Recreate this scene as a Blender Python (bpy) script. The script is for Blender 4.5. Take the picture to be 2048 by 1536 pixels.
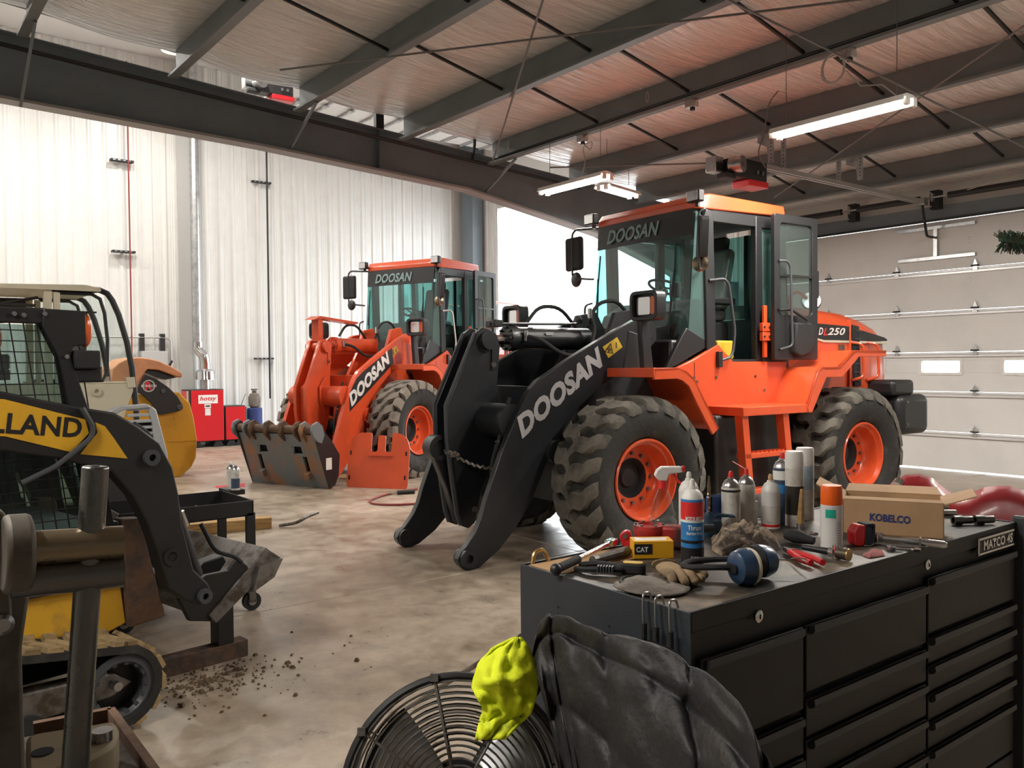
import bpy, bmesh, math, random
from mathutils import Vector as V, Matrix, noise
R = math.radians
PI = math.pi
random.seed(11)
sc = bpy.context.scene
col = sc.collection
for o in list(bpy.data.objects):
    bpy.data.objects.remove(o)

# ------------------------------------------------------------------ camera
FPX, CAMH = 1700.0, 1.74
def cam_axes(p, r, yw):
    f = V((math.cos(p) * math.sin(yw), math.cos(p) * math.cos(yw), math.sin(p)))
    r0 = V((math.cos(yw), -math.sin(yw), 0)); u0 = r0.cross(f)
    rr = r0 * math.cos(r) + u0 * math.sin(r); uu = u0 * math.cos(r) - r0 * math.sin(r)
    return rr, uu, f
CR, CU, CF = cam_axes(R(-1.26522532), R(-0.51622955), R(-52.31666007))
CPOS = V((0, 0, CAMH))
cd = bpy.data.cameras.new('camera'); cam = bpy.data.objects.new('camera', cd); col.objects.link(cam)
cd.sensor_width = 36; cd.sensor_fit = 'HORIZONTAL'; cd.lens = FPX / 2048 * 36; cd.clip_start = .05; cd.clip_end = 400
m = Matrix.Identity(4)
for i in range(3):
    m[i][0], m[i][1], m[i][2], m[i][3] = CR[i], CU[i], -CF[i], CPOS[i]
cam.matrix_world = m
sc.camera = cam
def ray(x, y): return CR * ((x - 1024) / FPX) - CU * ((y - 768) / FPX) + CF
def at(x, y, d): return CPOS + ray(x, y) * d          # pixel + distance from the lens plane
def on_z(x, y, z=0.): r = ray(x, y); return CPOS + r * ((z - CAMH) / r.z)
def on_x(x, y, X): r = ray(x, y); return CPOS + r * (X / r.x)
def on_y(x, y, Y): r = ray(x, y); return CPOS + r * (Y / r.y)

# ------------------------------------------------------------------ sky, daylight, exposure
w = bpy.data.worlds.new('sky'); sc.world = w; w.use_nodes = True
bg = w.node_tree.nodes['Background']; bg.inputs[0].default_value = (.93, .97, 1, 1); bg.inputs[1].default_value = 6.5
vs = sc.view_settings
vs.view_transform = 'Standard'; vs.look = 'None'; vs.gamma = 1; vs.use_curve_mapping = False; vs.exposure = 0.42
def portal(loc, rot, sx, sy):
    d = bpy.data.lights.new('door_daylight', 'AREA'); d.shape = 'RECTANGLE'; d.size = sx; d.size_y = sy
    d.cycles.is_portal = True
    o = bpy.data.objects.new('door_daylight', d); col.objects.link(o); o.location = loc; o.rotation_euler = rot
portal((-15.25, 14.0, 2.95), (R(-90), 0, 0), 6.2, 5.9)

# ------------------------------------------------------------------ materials
def lin(r, g, b):
    return tuple(((c / 255 + .055) / 1.055) ** 2.4 if c / 255 > .04045 else c / 255 / 12.92 for c in (r, g, b))
M = {}
def mk(name, c, rough=.5, metal=0, var=0, vs=4, c2=None, bump=0, bs=40, coat=0, emit=None, es=0, rv=0, sx=(1, 1, 1), cover=(.45, .62), det=6):
    m = bpy.data.materials.new(name); m.use_nodes = True; M[name] = m
    nt = m.node_tree; n = nt.nodes; l = nt.links; b = n['Principled BSDF']
    b.inputs['Base Color'].default_value = (*c, 1); b.inputs['Roughness'].default_value = rough; b.inputs['Metallic'].default_value = metal
    b.inputs['Coat Weight'].default_value = coat; b.inputs['Coat Roughness'].default_value = .15
    if emit: b.inputs['Emission Color'].default_value = (*emit, 1); b.inputs['Emission Strength'].default_value = es
    if var or c2 or bump or rv:
        tc = n.new('ShaderNodeTexCoord'); mp = n.new('ShaderNodeMapping'); mp.inputs['Scale'].default_value = sx
        l.new(tc.outputs['Object'], mp.inputs[0])
    if var or c2 or rv:
        ns = n.new('ShaderNodeTexNoise'); ns.inputs['Scale'].default_value = vs; ns.inputs['Detail'].default_value = det; ns.inputs['Roughness'].default_value = .62
        l.new(mp.outputs[0], ns.inputs['Vector'])
        rp = n.new('ShaderNodeValToRGB'); rp.color_ramp.elements[0].position = cover[0]; rp.color_ramp.elements[1].position = cover[1]
        l.new(ns.outputs['Fac'], rp.inputs[0])
        d = c2 if c2 else tuple(x * (1 - var) for x in c)
        rp.color_ramp.elements[0].color = (*c, 1); rp.color_ramp.elements[1].color = (*d, 1)
        if var or c2: l.new(rp.outputs[0], b.inputs['Base Color'])
        if rv:
            mr = n.new('ShaderNodeMapRange'); mr.inputs[1].default_value = .35; mr.inputs[2].default_value = .65
            mr.inputs[3].default_value = rough - rv; mr.inputs[4].default_value = rough + rv
            l.new(ns.outputs['Fac'], mr.inputs[0]); l.new(mr.outputs[0], b.inputs['Roughness'])
    if bump:
        nb = n.new('ShaderNodeTexNoise'); nb.inputs['Scale'].default_value = bs; nb.inputs['Detail'].default_value = 4
        bp = n.new('ShaderNodeBump'); bp.inputs['Strength'].default_value = bump; bp.inputs['Distance'].default_value = .02
        l.new(mp.outputs[0], nb.inputs['Vector']); l.new(nb.outputs['Fac'], bp.inputs['Height']); l.new(bp.outputs[0], b.inputs['Normal'])
    return m
def glassmat(name, tint, refl_tint=0, rough=.02):
    m = bpy.data.materials.new(name); m.use_nodes = True; M[name] = m
    nt = m.node_tree; n = nt.nodes; l = nt.links; n.remove(n['Principled BSDF'])
    tr = n.new('ShaderNodeBsdfTransparent'); tr.inputs[0].default_value = (*tint, 1)
    gl = n.new('ShaderNodeBsdfGlossy'); gl.inputs['Roughness'].default_value = rough
    lw = n.new('ShaderNodeLayerWeight'); lw.inputs[0].default_value = .5
    fr = n.new('ShaderNodeMath'); fr.operation = 'POWER'; fr.inputs[1].default_value = 3.0; l.new(lw.outputs['Facing'], fr.inputs[0])
    f2 = n.new('ShaderNodeMath'); f2.operation = 'MULTIPLY_ADD'; f2.inputs[1].default_value = .55; f2.inputs[2].default_value = .05; l.new(fr.outputs[0], f2.inputs[0]); fr = f2
    mx = n.new('ShaderNodeMixShader'); l.new(fr.outputs[0], mx.inputs[0]); l.new(tr.outputs[0], mx.inputs[1]); l.new(gl.outputs[0], mx.inputs[2])
    if refl_tint:  # diffuse tint mixed in as painted reflection that lifts the dark panes
        df = n.new('ShaderNodeBsdfDiffuse'); df.inputs[0].default_value = (*[c ** .7 for c in tint], 1); m2 = n.new('ShaderNodeMixShader'); m2.inputs[0].default_value = refl_tint
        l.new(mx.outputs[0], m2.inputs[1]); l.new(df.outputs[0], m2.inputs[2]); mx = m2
    l.new(mx.outputs[0], n['Material Output'].inputs[0])
mk('orange', (.70, .092, .026), .32, coat=.35, var=.12, vs=2)
mk('orange_arm', (.66, .082, .024), .38, coat=.2, var=.15, vs=3)
mk('arm_black', (.012, .0135, .017), .42, coat=.12, var=.3, vs=3)
mk('black', (.014, .0145, .016), .45, coat=.1)
mk('black_soft', (.018, .018, .019), .75, bump=.15, bs=60)
mk('dark_frame', (.02, .021, .023), .6, var=.3)
mk('dark_edge', (.055, .06, .068), .45)
mk('mud_brown', (.13, .085, .05), .95, var=.4, vs=12)
mk('tire', (.018, .017, .016), .8, c2=(.06, .053, .043), vs=5, cover=(.5, .75), bump=.25, bs=25)
mk('tread_dusty', (.13, .118, .098), .85, c2=(.05, .046, .04), vs=7, cover=(.42, .7), bump=.3, bs=30)
mk('tread_block', (.20, .175, .145), .85, c2=(.10, .09, .075), vs=8, cover=(.45, .75), bump=.2, bs=30)
mk('chrome', (.75, .75, .76), .14, 1)
mk('steel', (.42, .42, .43), .35, 1, rv=.12, vs=9)
mk('dull_steel', (.22, .21, .20), .5, .8, c2=(.10, .08, .06), vs=12)
mk('galv', (.58, .59, .6), .32, .9, var=.25, vs=9)
mk('lettering_grey', (.42, .41, .42), .6)
mk('lettering_teal', (.22, .33, .33), .5)
mk('white_paint', (.80, .80, .79), .45)
mk('white_plastic', (.78, .77, .74), .4, var=.12, vs=14)
mk('cream', (.60, .55, .42), .45, var=.15, vs=3)
mk('decal_yellow', (.62, .40, .03), .5)
mk('lamp_lens', (.85, .86, .88), .12, .75)
mk('amber', (.75, .12, .02), .2, coat=.5)
mk('red_lens', (.7, .05, .02), .2, coat=.5)
mk('rust', (.13, .07, .04), .8, c2=(.07, .05, .04), vs=9, bump=.3, bs=30)
mk('coupler_steel', (.17, .19, .20), .6, .2, c2=(.33, .16, .07), vs=2.0, cover=(.53, .66), bump=.15, bs=25)
mk('mud_tan', (.33, .235, .115), .95, c2=(.17, .115, .055), vs=10, bump=.5, bs=22)
mk('nh_yellow', (.72, .40, .022), .42, coat=.2, var=.15, vs=3)
mk('mud_yellow', (.70, .39, .025), .6, c2=(.25, .16, .07), vs=5, cover=(.52, .75))
mk('nh_black', (.013, .013, .014), .5, var=.3, vs=4)
mk('beam_grey', (.175, .21, .24), .5, var=.12, vs=1.5)
mk('purlin_grey', (.175, .195, .205), .5, var=.12, vs=1.2)
mk('flange_light', (.30, .29, .29), .5)
mk('rod_grey', (.16, .16, .16), .5)
mk('wall_white', (.76, .76, .74), .38, var=.06, vs=1.2, coat=.1)
mk('door_white', (.72, .715, .70), .5, var=.05, vs=2)
mk('strut_bright', (.80, .80, .80), .3, .35)
mk('conduit', (.55, .55, .54), .4, .6)
mk('cord_grey', (.45, .44, .42), .6)
mk('tube_light', (1, .93, .82), .4, emit=(1, .90, .74), es=22)
mk('fixture_white', (.75, .74, .72), .4)
mk('red_paint', (.62, .014, .022), .35, coat=.3)
mk('red_dirty', (.45, .03, .025), .5, c2=(.05, .03, .028), vs=14, cover=(.45, .6))
mk('red_plastic', (.30, .014, .018), .38, var=.2, vs=6, coat=.2)
mk('tool_black', (.006, .0062, .007), .48, var=.2, vs=5, bump=.06, bs=220)
mk('tool_side', (.034, .039, .047), .5, var=.12, vs=4, bump=.12, bs=260)
mk('top_dirty', (.028, .026, .023), .45, c2=(.20, .15, .09), vs=5, cover=(.5, .72), bump=.05, bs=90)
mk('cardboard', (.52, .33, .18), .8, var=.1, vs=7)
mk('cardboard_in', (.42, .25, .12), .85)
mk('navy', (.03, .05, .19), .7)
mk('cat_yellow', (.80, .40, .012), .5)
mk('glove_tan', (.34, .235, .13), .9, c2=(.12, .085, .055), vs=11, cover=(.45, .7), bump=.35, bs=60)
mk('cap_grey', (.20, .175, .15), .9, c2=(.10, .08, .07), vs=9, bump=.25, bs=120)
mk('rag_brown', (.32, .25, .18), .95, c2=(.045, .033, .024), vs=16, cover=(.44, .56), bump=.3, bs=90)
mk('rag_pink', (.42, .15, .14), .95, var=.3, vs=20, bump=.3, bs=90)
mk('muff_blue', (.02, .055, .12), .3, coat=.3, var=.3, vs=8)
mk('muff_foam', (.66, .60, .45), .8)
mk('hivis', (.80, .90, .02), .8, c2=(.20, .22, .05), vs=6.5, cover=(.60, .80), bump=.3, bs=25)
mk('jacket', (.013, .013, .0145), .6, c2=(.026, .022, .019), vs=5, bump=.3, bs=35)
mk('gun_steel', (.17, .165, .155), .34, .9, rv=.12, vs=7, bump=.06, bs=80)
mk('brass_steel', (.28, .225, .15), .3, .9, rv=.1, vs=6)
mk('vise_paint', (.13, .115, .092), .6, .1, c2=(.07, .055, .04), vs=9)
mk('vise_tan', (.24, .19, .12), .7, c2=(.14, .10, .065), vs=14)
mk('can_white', (.72, .72, .70), .35)
mk('can_blue', (.03, .20, .50), .35)
mk('can_red', (.70, .03, .03), .35)
mk('can_dirty', (.62, .60, .55), .45, c2=(.30, .27, .23), vs=22, cover=(.5, .7))
mk('can_dark', (.05, .07, .12), .35)
mk('can_grey_blue', (.32, .42, .52), .35)
mk('can_orange', (.88, .13, .01), .35)
mk('can_green', (.02, .42, .30), .4)
mk('oil_blue', (.03, .07, .12), .4, .3)
mk('bottle_clear', (.60, .60, .58), .12)
mk('insul_grey', (.45, .45, .44), .8)
mk('skin_orange_faded', (.66, .30, .145), .6, c2=(.45, .22, .11), vs=3, cover=(.5, .75))
mk('mustard', (.62, .32, .02), .45, var=.12, vs=3)
mk('silver_guard', (.46, .48, .50), .4, .3)
mk('seat_grey', (.06, .062, .065), .8)
mk('plastic_film', (.20, .24, .23), .2)
mk('sticky_yellow', (.75, .68, .15), .7)
mk('wood', (.42, .26, .10), .8, var=.3, vs=6, sx=(1, 8, 8))
mk('hose_red', (.25, .045, .04), .6)
mk('gold', (.62, .45, .18), .3, .9)
mk('green_bristle', (.05, .11, .08), .9, c2=(.09, .07, .04), vs=30)
mk('concrete_out', (.48, .47, .45), .8)
mk('blue_bin', (.02, .06, .24), .5)
mk('floor_red', (.55, .04, .05), .6)
mk('shadow_gap', (.01, .01, .01), .9)
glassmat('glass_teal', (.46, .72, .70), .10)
glassmat('glass_clear', (.86, .90, .89))
glassmat('glass_smoke', (.50, .60, .58), .05)

def concrete():
    m = bpy.data.materials.new('concrete'); m.use_nodes = True; M['concrete'] = m
    nt = m.node_tree; n = nt.nodes; l = nt.links; b = n['Principled BSDF']
    g = n.new('ShaderNodeNewGeometry')
    def nz(s, d, r=.6):
        t = n.new('ShaderNodeTexNoise'); t.inputs['Scale'].default_value = s; t.inputs['Detail'].default_value = d; t.inputs['Roughness'].default_value = r
        l.new(g.outputs['Position'], t.inputs['Vector']); return t
    a, c, e = nz(.9, 8, .68), nz(5, 8, .7), nz(60, 3)
    r1 = n.new('ShaderNodeValToRGB'); l.new(a.outputs['Fac'], r1.inputs[0])
    r1.color_ramp.elements[0].position = .33; r1.color_ramp.elements[0].color = (.23, .175, .12, 1)
    r1.color_ramp.elements[1].position = .66; r1.color_ramp.elements[1].color = (.48, .41, .33, 1)
    r2 = n.new('ShaderNodeValToRGB'); l.new(c.outputs['Fac'], r2.inputs[0])
    r2.color_ramp.elements[0].position = .30; r2.color_ramp.elements[0].color = (.52, .50, .48, 1)
    r2.color_ramp.elements[1].position = .58; r2.color_ramp.elements[1].color = (1, 1, 1, 1)
    mx = n.new('ShaderNodeMixRGB'); mx.blend_type = 'MULTIPLY'; mx.inputs[0].default_value = .8
    l.new(r1.outputs[0], mx.inputs[1]); l.new(r2.outputs[0], mx.inputs[2]); l.new(mx.outputs[0], b.inputs['Base Color'])
    mr = n.new('ShaderNodeMapRange'); mr.inputs[1].default_value = .3; mr.inputs[2].default_value = .7; mr.inputs[3].default_value = .24; mr.inputs[4].default_value = .50
    l.new(c.outputs['Fac'], mr.inputs[0]); l.new(mr.outputs[0], b.inputs['Roughness'])
    bp = n.new('ShaderNodeBump'); bp.inputs['Strength'].default_value = .08; bp.inputs['Distance'].default_value = .01
    l.new(e.outputs['Fac'], bp.inputs['Height']); l.new(bp.outputs[0], b.inputs['Normal'])
concrete()
def insulation():
    m = bpy.data.materials.new('insulation'); m.use_nodes = True; M['insulation'] = m
    nt = m.node_tree; n = nt.nodes; l = nt.links; b = n['Principled BSDF']
    b.inputs['Base Color'].default_value = (.80, .775, .765, 1); b.inputs['Roughness'].default_value = .27
    tc = n.new('ShaderNodeNewGeometry'); mp = n.new('ShaderNodeMapping'); mp.inputs['Scale'].default_value = (11, 1.1, 1.1); mp.inputs['Rotation'].default_value = (0, 0, R(12))
    l.new(tc.outputs['Position'], mp.inputs[0])
    t = n.new('ShaderNodeTexNoise'); t.inputs['Scale'].default_value = 1.3; t.inputs['Detail'].default_value = 5; t.inputs['Distortion'].default_value = .5
    l.new(mp.outputs[0], t.inputs['Vector'])
    bp = n.new('ShaderNodeBump'); bp.inputs['Strength'].default_value = .9; bp.inputs['Distance'].default_value = .10
    l.new(t.outputs['Fac'], bp.inputs['Height']); l.new(bp.outputs[0], b.inputs['Normal'])
insulation()

# ------------------------------------------------------------------ mesh helpers
class MB:
    def __init__(s): s.bm = bmesh.new(); s.mi = 0
    def f(s, vs):
        try:
            k = s.bm.faces.new(vs); k.material_index = s.mi; return k
        except ValueError: return None
    def vv(s, pts): return [s.bm.verts.new(p) for p in pts]
    def box(s, c, d, rot=None, taper=1):
        c = V(c); h = V(d) / 2; mt = rot.to_3x3() if rot else Matrix.Identity(3)
        p = []
        for z in (-1, 1):
            t = taper if z > 0 else 1
            for x, y in ((-1, -1), (1, -1), (1, 1), (-1, 1)): p.append(c + mt @ V((x * h.x * t, y * h.y * t, z * h.z)))
        v = s.vv(p)
        for q in ((3, 2, 1, 0), (4, 5, 6, 7), (0, 1, 5, 4), (1, 2, 6, 5), (2, 3, 7, 6), (3, 0, 4, 7)): s.f([v[i] for i in q])
        return s
    def bx(s, x0, y0, z0, x1, y1, z1): return s.box(((x0 + x1) / 2, (y0 + y1) / 2, (z0 + z1) / 2), (abs(x1 - x0), abs(y1 - y0), abs(z1 - z0)))
    def prism(s, pts, ax, a, b):
        k = {'x': lambda p, t: (t, p[0], p[1]), 'y': lambda p, t: (p[0], t, p[1]), 'z': lambda p, t: (p[0], p[1], t)}[ax]
        A = s.vv([k(p, a) for p in pts]); B = s.vv([k(p, b) for p in pts]); n = len(pts)
        s.f(A); s.f(B[::-1])
        for i in range(n): s.f([A[i], B[i], B[(i + 1) % n], A[(i + 1) % n]])
        return s
    def ring_prism(s, outer, inner, ax, a, b):
        k = {'x': lambda p, t: (t, p[0], p[1]), 'y': lambda p, t: (p[0], t, p[1]), 'z': lambda p, t: (p[0], p[1], t)}[ax]
        n = len(outer)
        O0, O1, I0, I1 = [s.vv([k(p, t) for p in q]) for q, t in ((outer, a), (outer, b), (inner, a), (inner, b))]
        for i in range(n):
            j = (i + 1) % n
            s.f([O0[i], O0[j], O1[j], O1[i]]); s.f([I0[j], I0[i], I1[i], I1[j]]); s.f([O0[j], O0[i], I0[i], I0[j]]); s.f([O1[i], O1[j], I1[j], I1[i]])
        return s
    def cyl(s, p0, p1, r, r2=None, seg=14, caps=True):
        p0, p1 = V(p0), V(p1); r2 = r if r2 is None else r2
        d = (p1 - p0).normalized(); a = d.orthogonal().normalized(); b = d.cross(a)
        A = s.vv([p0 + (a * math.cos(t) + b * math.sin(t)) * r for t in [2 * PI * i / seg for i in range(seg)]])
        B = s.vv([p1 + (a * math.cos(t) + b * math.sin(t)) * r2 for t in [2 * PI * i / seg for i in range(seg)]])
        for i in range(seg): s.f([A[i], A[(i + 1) % seg], B[(i + 1) % seg], B[i]])
        if caps: s.f(A[::-1]); s.f(B)
        return s
    def tube(s, pts, r, seg=8, closed=False):
        pts = [V(p) for p in pts]; n = len(pts); rings = []; up = None
        rr = r if isinstance(r, (list, tuple)) else [r] * n
        for i, p in enumerate(pts):
            if closed: d = pts[(i + 1) % n] - pts[i - 1]
            else: d = pts[min(i + 1, n - 1)] - pts[max(i - 1, 0)]
            d.normalize()
            if up is None: up = d.orthogonal().normalized()
            up = (up - d * up.dot(d)); up = up.normalized() if up.length > 1e-6 else d.orthogonal().normalized()
            b = d.cross(up)
            rings.append(s.vv([p + (up * math.cos(t) + b * math.sin(t)) * rr[i] for t in [2 * PI * k / seg for k in range(seg)]]))
        for i in range(n if closed else n - 1):
            A, B = rings[i], rings[(i + 1) % n]
            for k in range(seg): s.f([A[k], A[(k + 1) % seg], B[(k + 1) % seg], B[k]])
        if not closed: s.f(rings[0][::-1]); s.f(rings[-1])
        return s
    def lathe(s, prof, o=(0, 0, 0), ax='z', seg=24, closed=False):
        o = V(o); rings = []
        k = {'z': lambda r, h, t: V((r * math.cos(t), r * math.sin(t), h)), 'y': lambda r, h, t: V((r * math.cos(t), h, r * math.sin(t))), 'x': lambda r, h, t: V((h, r * math.cos(t), r * math.sin(t)))}[ax]
        for r, h in prof:
            rings.append(s.vv([o + k(0, h, 0)]) if r < 1e-6 else s.vv([o + k(r, h, 2 * PI * i / seg) for i in range(seg)]))
        prs = list(zip(rings, rings[1:])) + ([(rings[-1], rings[0])] if closed else [])
        for A, B in prs:
            for i in range(seg):
                j = (i + 1) % seg
                if len(A) == 1 and len(B) == 1: continue
                if len(A) == 1: s.f([A[0], B[j], B[i]])
                elif len(B) == 1: s.f([A[i], A[j], B[0]])
                else: s.f([A[i], A[j], B[j], B[i]])
        return s
    def sph(s, c, r, seg=14, rings=9):
        r = V((r, r, r)) if not hasattr(r, '__len__') else V(r)
        G = []
        for i in range(rings + 1):
            a = PI * i / rings
            G.append(s.vv([V(c) + V((r.x * math.sin(a) * math.cos(2 * PI * k / seg), r.y * math.sin(a) * math.sin(2 * PI * k / seg), r.z * math.cos(a))) for k in range(seg)]) if 0 < i < rings else s.vv([V(c) + V((0, 0, r.z * math.cos(a)))]))
        for A, B in zip(G, G[1:]):
            for k in range(seg):
                j = (k + 1) % seg
                if len(A) == 1: s.f([A[0], B[k], B[j]])
                elif len(B) == 1: s.f([A[k], B[0], A[j]])
                else: s.f([A[k], B[k], B[j], A[j]])
        return s
    def grid(s, fn, nu, nv, wrap=False):
        G = [s.vv([fn(i / nu, j / nv) for j in range(nv + (0 if wrap else 1))]) for i in range(nu + 1)]
        for i in range(nu):
            for j in range(nv):
                a = (j + 1) % nv if wrap else j + 1
                s.f([G[i][j], G[i + 1][j], G[i + 1][a], G[i][a]])
        return s
    def loft(s, secs, caps=True):
        G = [s.vv(q) for q in secs]; n = len(secs[0])
        for A, B in zip(G, G[1:]):
            for i in range(n): s.f([A[i], A[(i + 1) % n], B[(i + 1) % n], B[i]])
        if caps: s.f(G[0][::-1]); s.f(G[-1])
        return s
    def build(s, name, mat, parent=None, loc=(0, 0, 0), rot=(0, 0, 0), bevel=0, smooth=35, solid=0, sub=0, seg=2):
        bmesh.ops.recalc_face_normals(s.bm, faces=s.bm.faces)
        me = bpy.data.meshes.new(name); s.bm.to_mesh(me); s.bm.free()
        for k in (mat if isinstance(mat, (list, tuple)) else [mat]): me.materials.append(M[k])
        if smooth:
            me.polygons.foreach_set('use_smooth', [True] * len(me.polygons)); me.set_sharp_from_angle(angle=R(smooth))
        o = bpy.data.objects.new(name, me); col.objects.link(o); o.location = loc; o.rotation_euler = rot
        if parent: o.parent = parent
        if solid: q = o.modifiers.new('thickness', 'SOLIDIFY'); q.thickness = solid; q.offset = 0
        if bevel: q = o.modifiers.new('bevel', 'BEVEL'); q.width = bevel; q.segments = seg; q.limit_method = 'ANGLE'; q.angle_limit = R(40); q.harden_normals = False
        if sub: q = o.modifiers.new('sub', 'SUBSURF'); q.levels = sub; q.render_levels = sub
        return o
def tag(o, label=None, cat=None, group=None, kind=None):
    if label: o['label'] = label
    if cat: o['category'] = cat
    if group: o['group'] = group
    if kind: o['kind'] = kind
    return o
def thing(name, label, cat, loc=(0, 0, 0), rz=0, group=None, kind=None):
    o = bpy.data.objects.new(name, None); col.objects.link(o); o.empty_display_size = .1
    o.location = loc; o.rotation_euler = (0, 0, rz); return tag(o, label, cat, group, kind)
def inst(o, parent, loc=(0, 0, 0), rot=(0, 0, 0)):
    c = o.copy(); col.objects.link(c); c.parent = parent; c.location = loc; c.rotation_euler = rot; return c
def fil(pts, r, n=4):
    pts = [V(p) for p in pts]; out = [pts[0]]
    for a, b, c in zip(pts, pts[1:], pts[2:]):
        d1, d2 = (a - b), (c - b); q = min(r, d1.length * .45, d2.length * .45)
        p, e = b + d1.normalized() * q, b + d2.normalized() * q
        for i in range(n + 1):
            t = i / n; out.append(p * (1 - t) ** 2 + b * 2 * t * (1 - t) + e * t * t)
    return out + [pts[-1]]
def fil2(pts, r, n=4): # closed 2d polygon with rounded corners
    out = []; P = [V((p[0], p[1], 0)) for p in pts]; k = len(P)
    for i in range(k):
        a, b, c = P[i - 1], P[i], P[(i + 1) % k]; d1, d2 = a - b, c - b; q = min(r, d1.length * .45, d2.length * .45)
        p, e = b + d1.normalized() * q, b + d2.normalized() * q
        for j in range(n + 1):
            t = j / n; v = p * (1 - t) ** 2 + b * 2 * t * (1 - t) + e * t * t; out.append((v.x, v.y))
    return out
def rrect(cx, cy, w, h, r, n=4): return fil2([(cx - w / 2, cy - h / 2), (cx + w / 2, cy - h / 2), (cx + w / 2, cy + h / 2), (cx - w / 2, cy + h / 2)], r, n)
def circ(cx, cy, r, n=20): return [(cx + r * math.cos(2 * PI * i / n), cy + r * math.sin(2 * PI * i / n)) for i in range(n)]
def text(s, name, mat, parent, o, xd, yd, w, h, shear=0, bold=.012, thick=.0015, cylr=None):
    cu = bpy.data.curves.new(name, 'FONT'); cu.body = s; cu.shear = shear; cu.offset = bold; cu.resolution_u = 3; cu.space_character = 1.04
    ob = bpy.data.objects.new(name, cu); me = bpy.data.meshes.new_from_object(ob); bpy.data.objects.remove(ob)
    xs = [v.co.x for v in me.vertices]; ys = [v.co.y for v in me.vertices]
    x0, x1, y0, y1 = min(xs), max(xs), min(ys), max(ys)
    o = V(o); xd = V(xd).normalized(); yd = V(yd).normalized(); nd = xd.cross(yd)
    for v in me.vertices:
        u, q = (v.co.x - x0) / (x1 - x0) * w, (v.co.y - y0) / (y1 - y0) * h
        if cylr:                      # wrapped round a can; o is the label centre on the axis
            a = (u - w / 2) / cylr; v.co = o + yd * q + (nd * math.cos(a) + xd * math.sin(a)) * (cylr + thick)
        else: v.co = o + xd * u + yd * q + nd * thick
    me.materials.clear(); me.materials.append(M[mat])
    ob = bpy.data.objects.new(name, me); col.objects.link(ob); ob.parent = parent
    return ob
# ------------------------------------------------------------------ the building
XL, YD = -19.7, 13.75                      # inner faces of the far wall and of the overhead-door wall
def zroof(y): return 5.70 - y / 12
PY = [4.56 + 1.524 * k for k in range(-6, 6)]
def S(o): o['kind'] = 'structure'; return o

# floor: cast slabs with open joints over a dark sub-base
fl = S(MB().bx(-20.2, -5.5, -.30, 5.5, 14.0, -.10).build('floor', 'shadow_gap', smooth=0))
xs = [-20.2, -17.87, -11.87, -5.87, .13, 5.5]; ys = [-5.5, -.7, 5.3, 11.3, 14.0]
for i in range(len(xs) - 1):
    for j in range(len(ys) - 1):
        MB().bx(xs[i] + .004, ys[j] + .004, -.10, xs[i + 1] - .004, ys[j + 1] - .004, 0).build('slab', 'concrete', fl, bevel=.004, smooth=0, seg=1)
tag(MB().bx(-60, 14.02, -.2, 40, 90, -.02).build('apron', 'concrete_out', smooth=0), kind='structure')

# ribbed wall sheets
def sheet(w, h):
    b = MB(); pr = [(0, 0)]
    n = max(1, round(w / .305)); p = w / n
    for i in range(n):
        c = p * (i + .5)
        pr += [(c - .05, 0), (c - .018, .034), (c + .018, .034), (c + .05, 0)]
        for q in (.34, .5, .66):
            e = c + p * q
            if e < p * n - .01: pr += [(e - .012, 0), (e - .006, .006), (e + .006, .006), (e + .012, 0)]
    pr += [(w, 0)]
    A = b.vv([(u, -v, 0) for u, v in pr]); B = b.vv([(u, -v, h) for u, v in pr])
    for i in range(len(pr) - 1): b.f([A[i], A[i + 1], B[i + 1], B[i]])
    return b
wl = S(MB().bx(XL - .3, -5.5, 0, XL - .02, 14.05, 8.7).build('wall_left', 'wall_white', smooth=0))
p0 = sheet(.914, 8.55).build('panel', 'wall_white', wl, (XL - .015, -5.0, .03), (0, 0, R(90)), smooth=20)
for i in range(1, 20): inst(p0, wl, (XL - .015, -5.0 + .915 * i, .03), (0, 0, R(90)))
b = MB()
for x0, x1, z0, z1 in ((-20, -18.35, 0, 8.7), (-18.35, -12.2, 5.95, 8.7), (-12.2, -9.6, 0, 8.7), (-9.6, -3.5, 3.99, 8.7), (-3.5, 5.5, 0, 8.7)): b.bx(x0, YD + .02, z0, x1, 14.0, z1)
wd = S(b.build('wall_door', 'wall_white', smooth=0))
for x0, x1 in ((XL, -18.38), (-12.15, -11.25), (-11.24, -10.4), (-10.39, -9.62)):
    sheet(x1 - x0, 8.5).build('panel', 'wall_white', wd, (x0, YD + .015, .03), smooth=20)
S(MB().bx(-20, -5.7, 0, 5.5, -5.5, 8.7).build('wall_back', 'insul_grey', smooth=0))
S(MB().bx(5.3, -5.5, 0, 5.5, 14.0, 8.7).build('wall_right', 'insul_grey', smooth=0))
# jamb trim of the open doorway
for n, x in ((1, -18.35), (2, -12.24)): S(MB().bx(x, 13.70, 0, x + .04, 14.02, 5.95).build('trim_%d' % n, 'galv', smooth=0))
for n, x in ((3, -9.66), (4, -3.5)): S(MB().bx(x, 13.66, 0, x + .06, 13.8, 3.99).build('trim_%d' % n, 'dark_frame', smooth=0))

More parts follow.
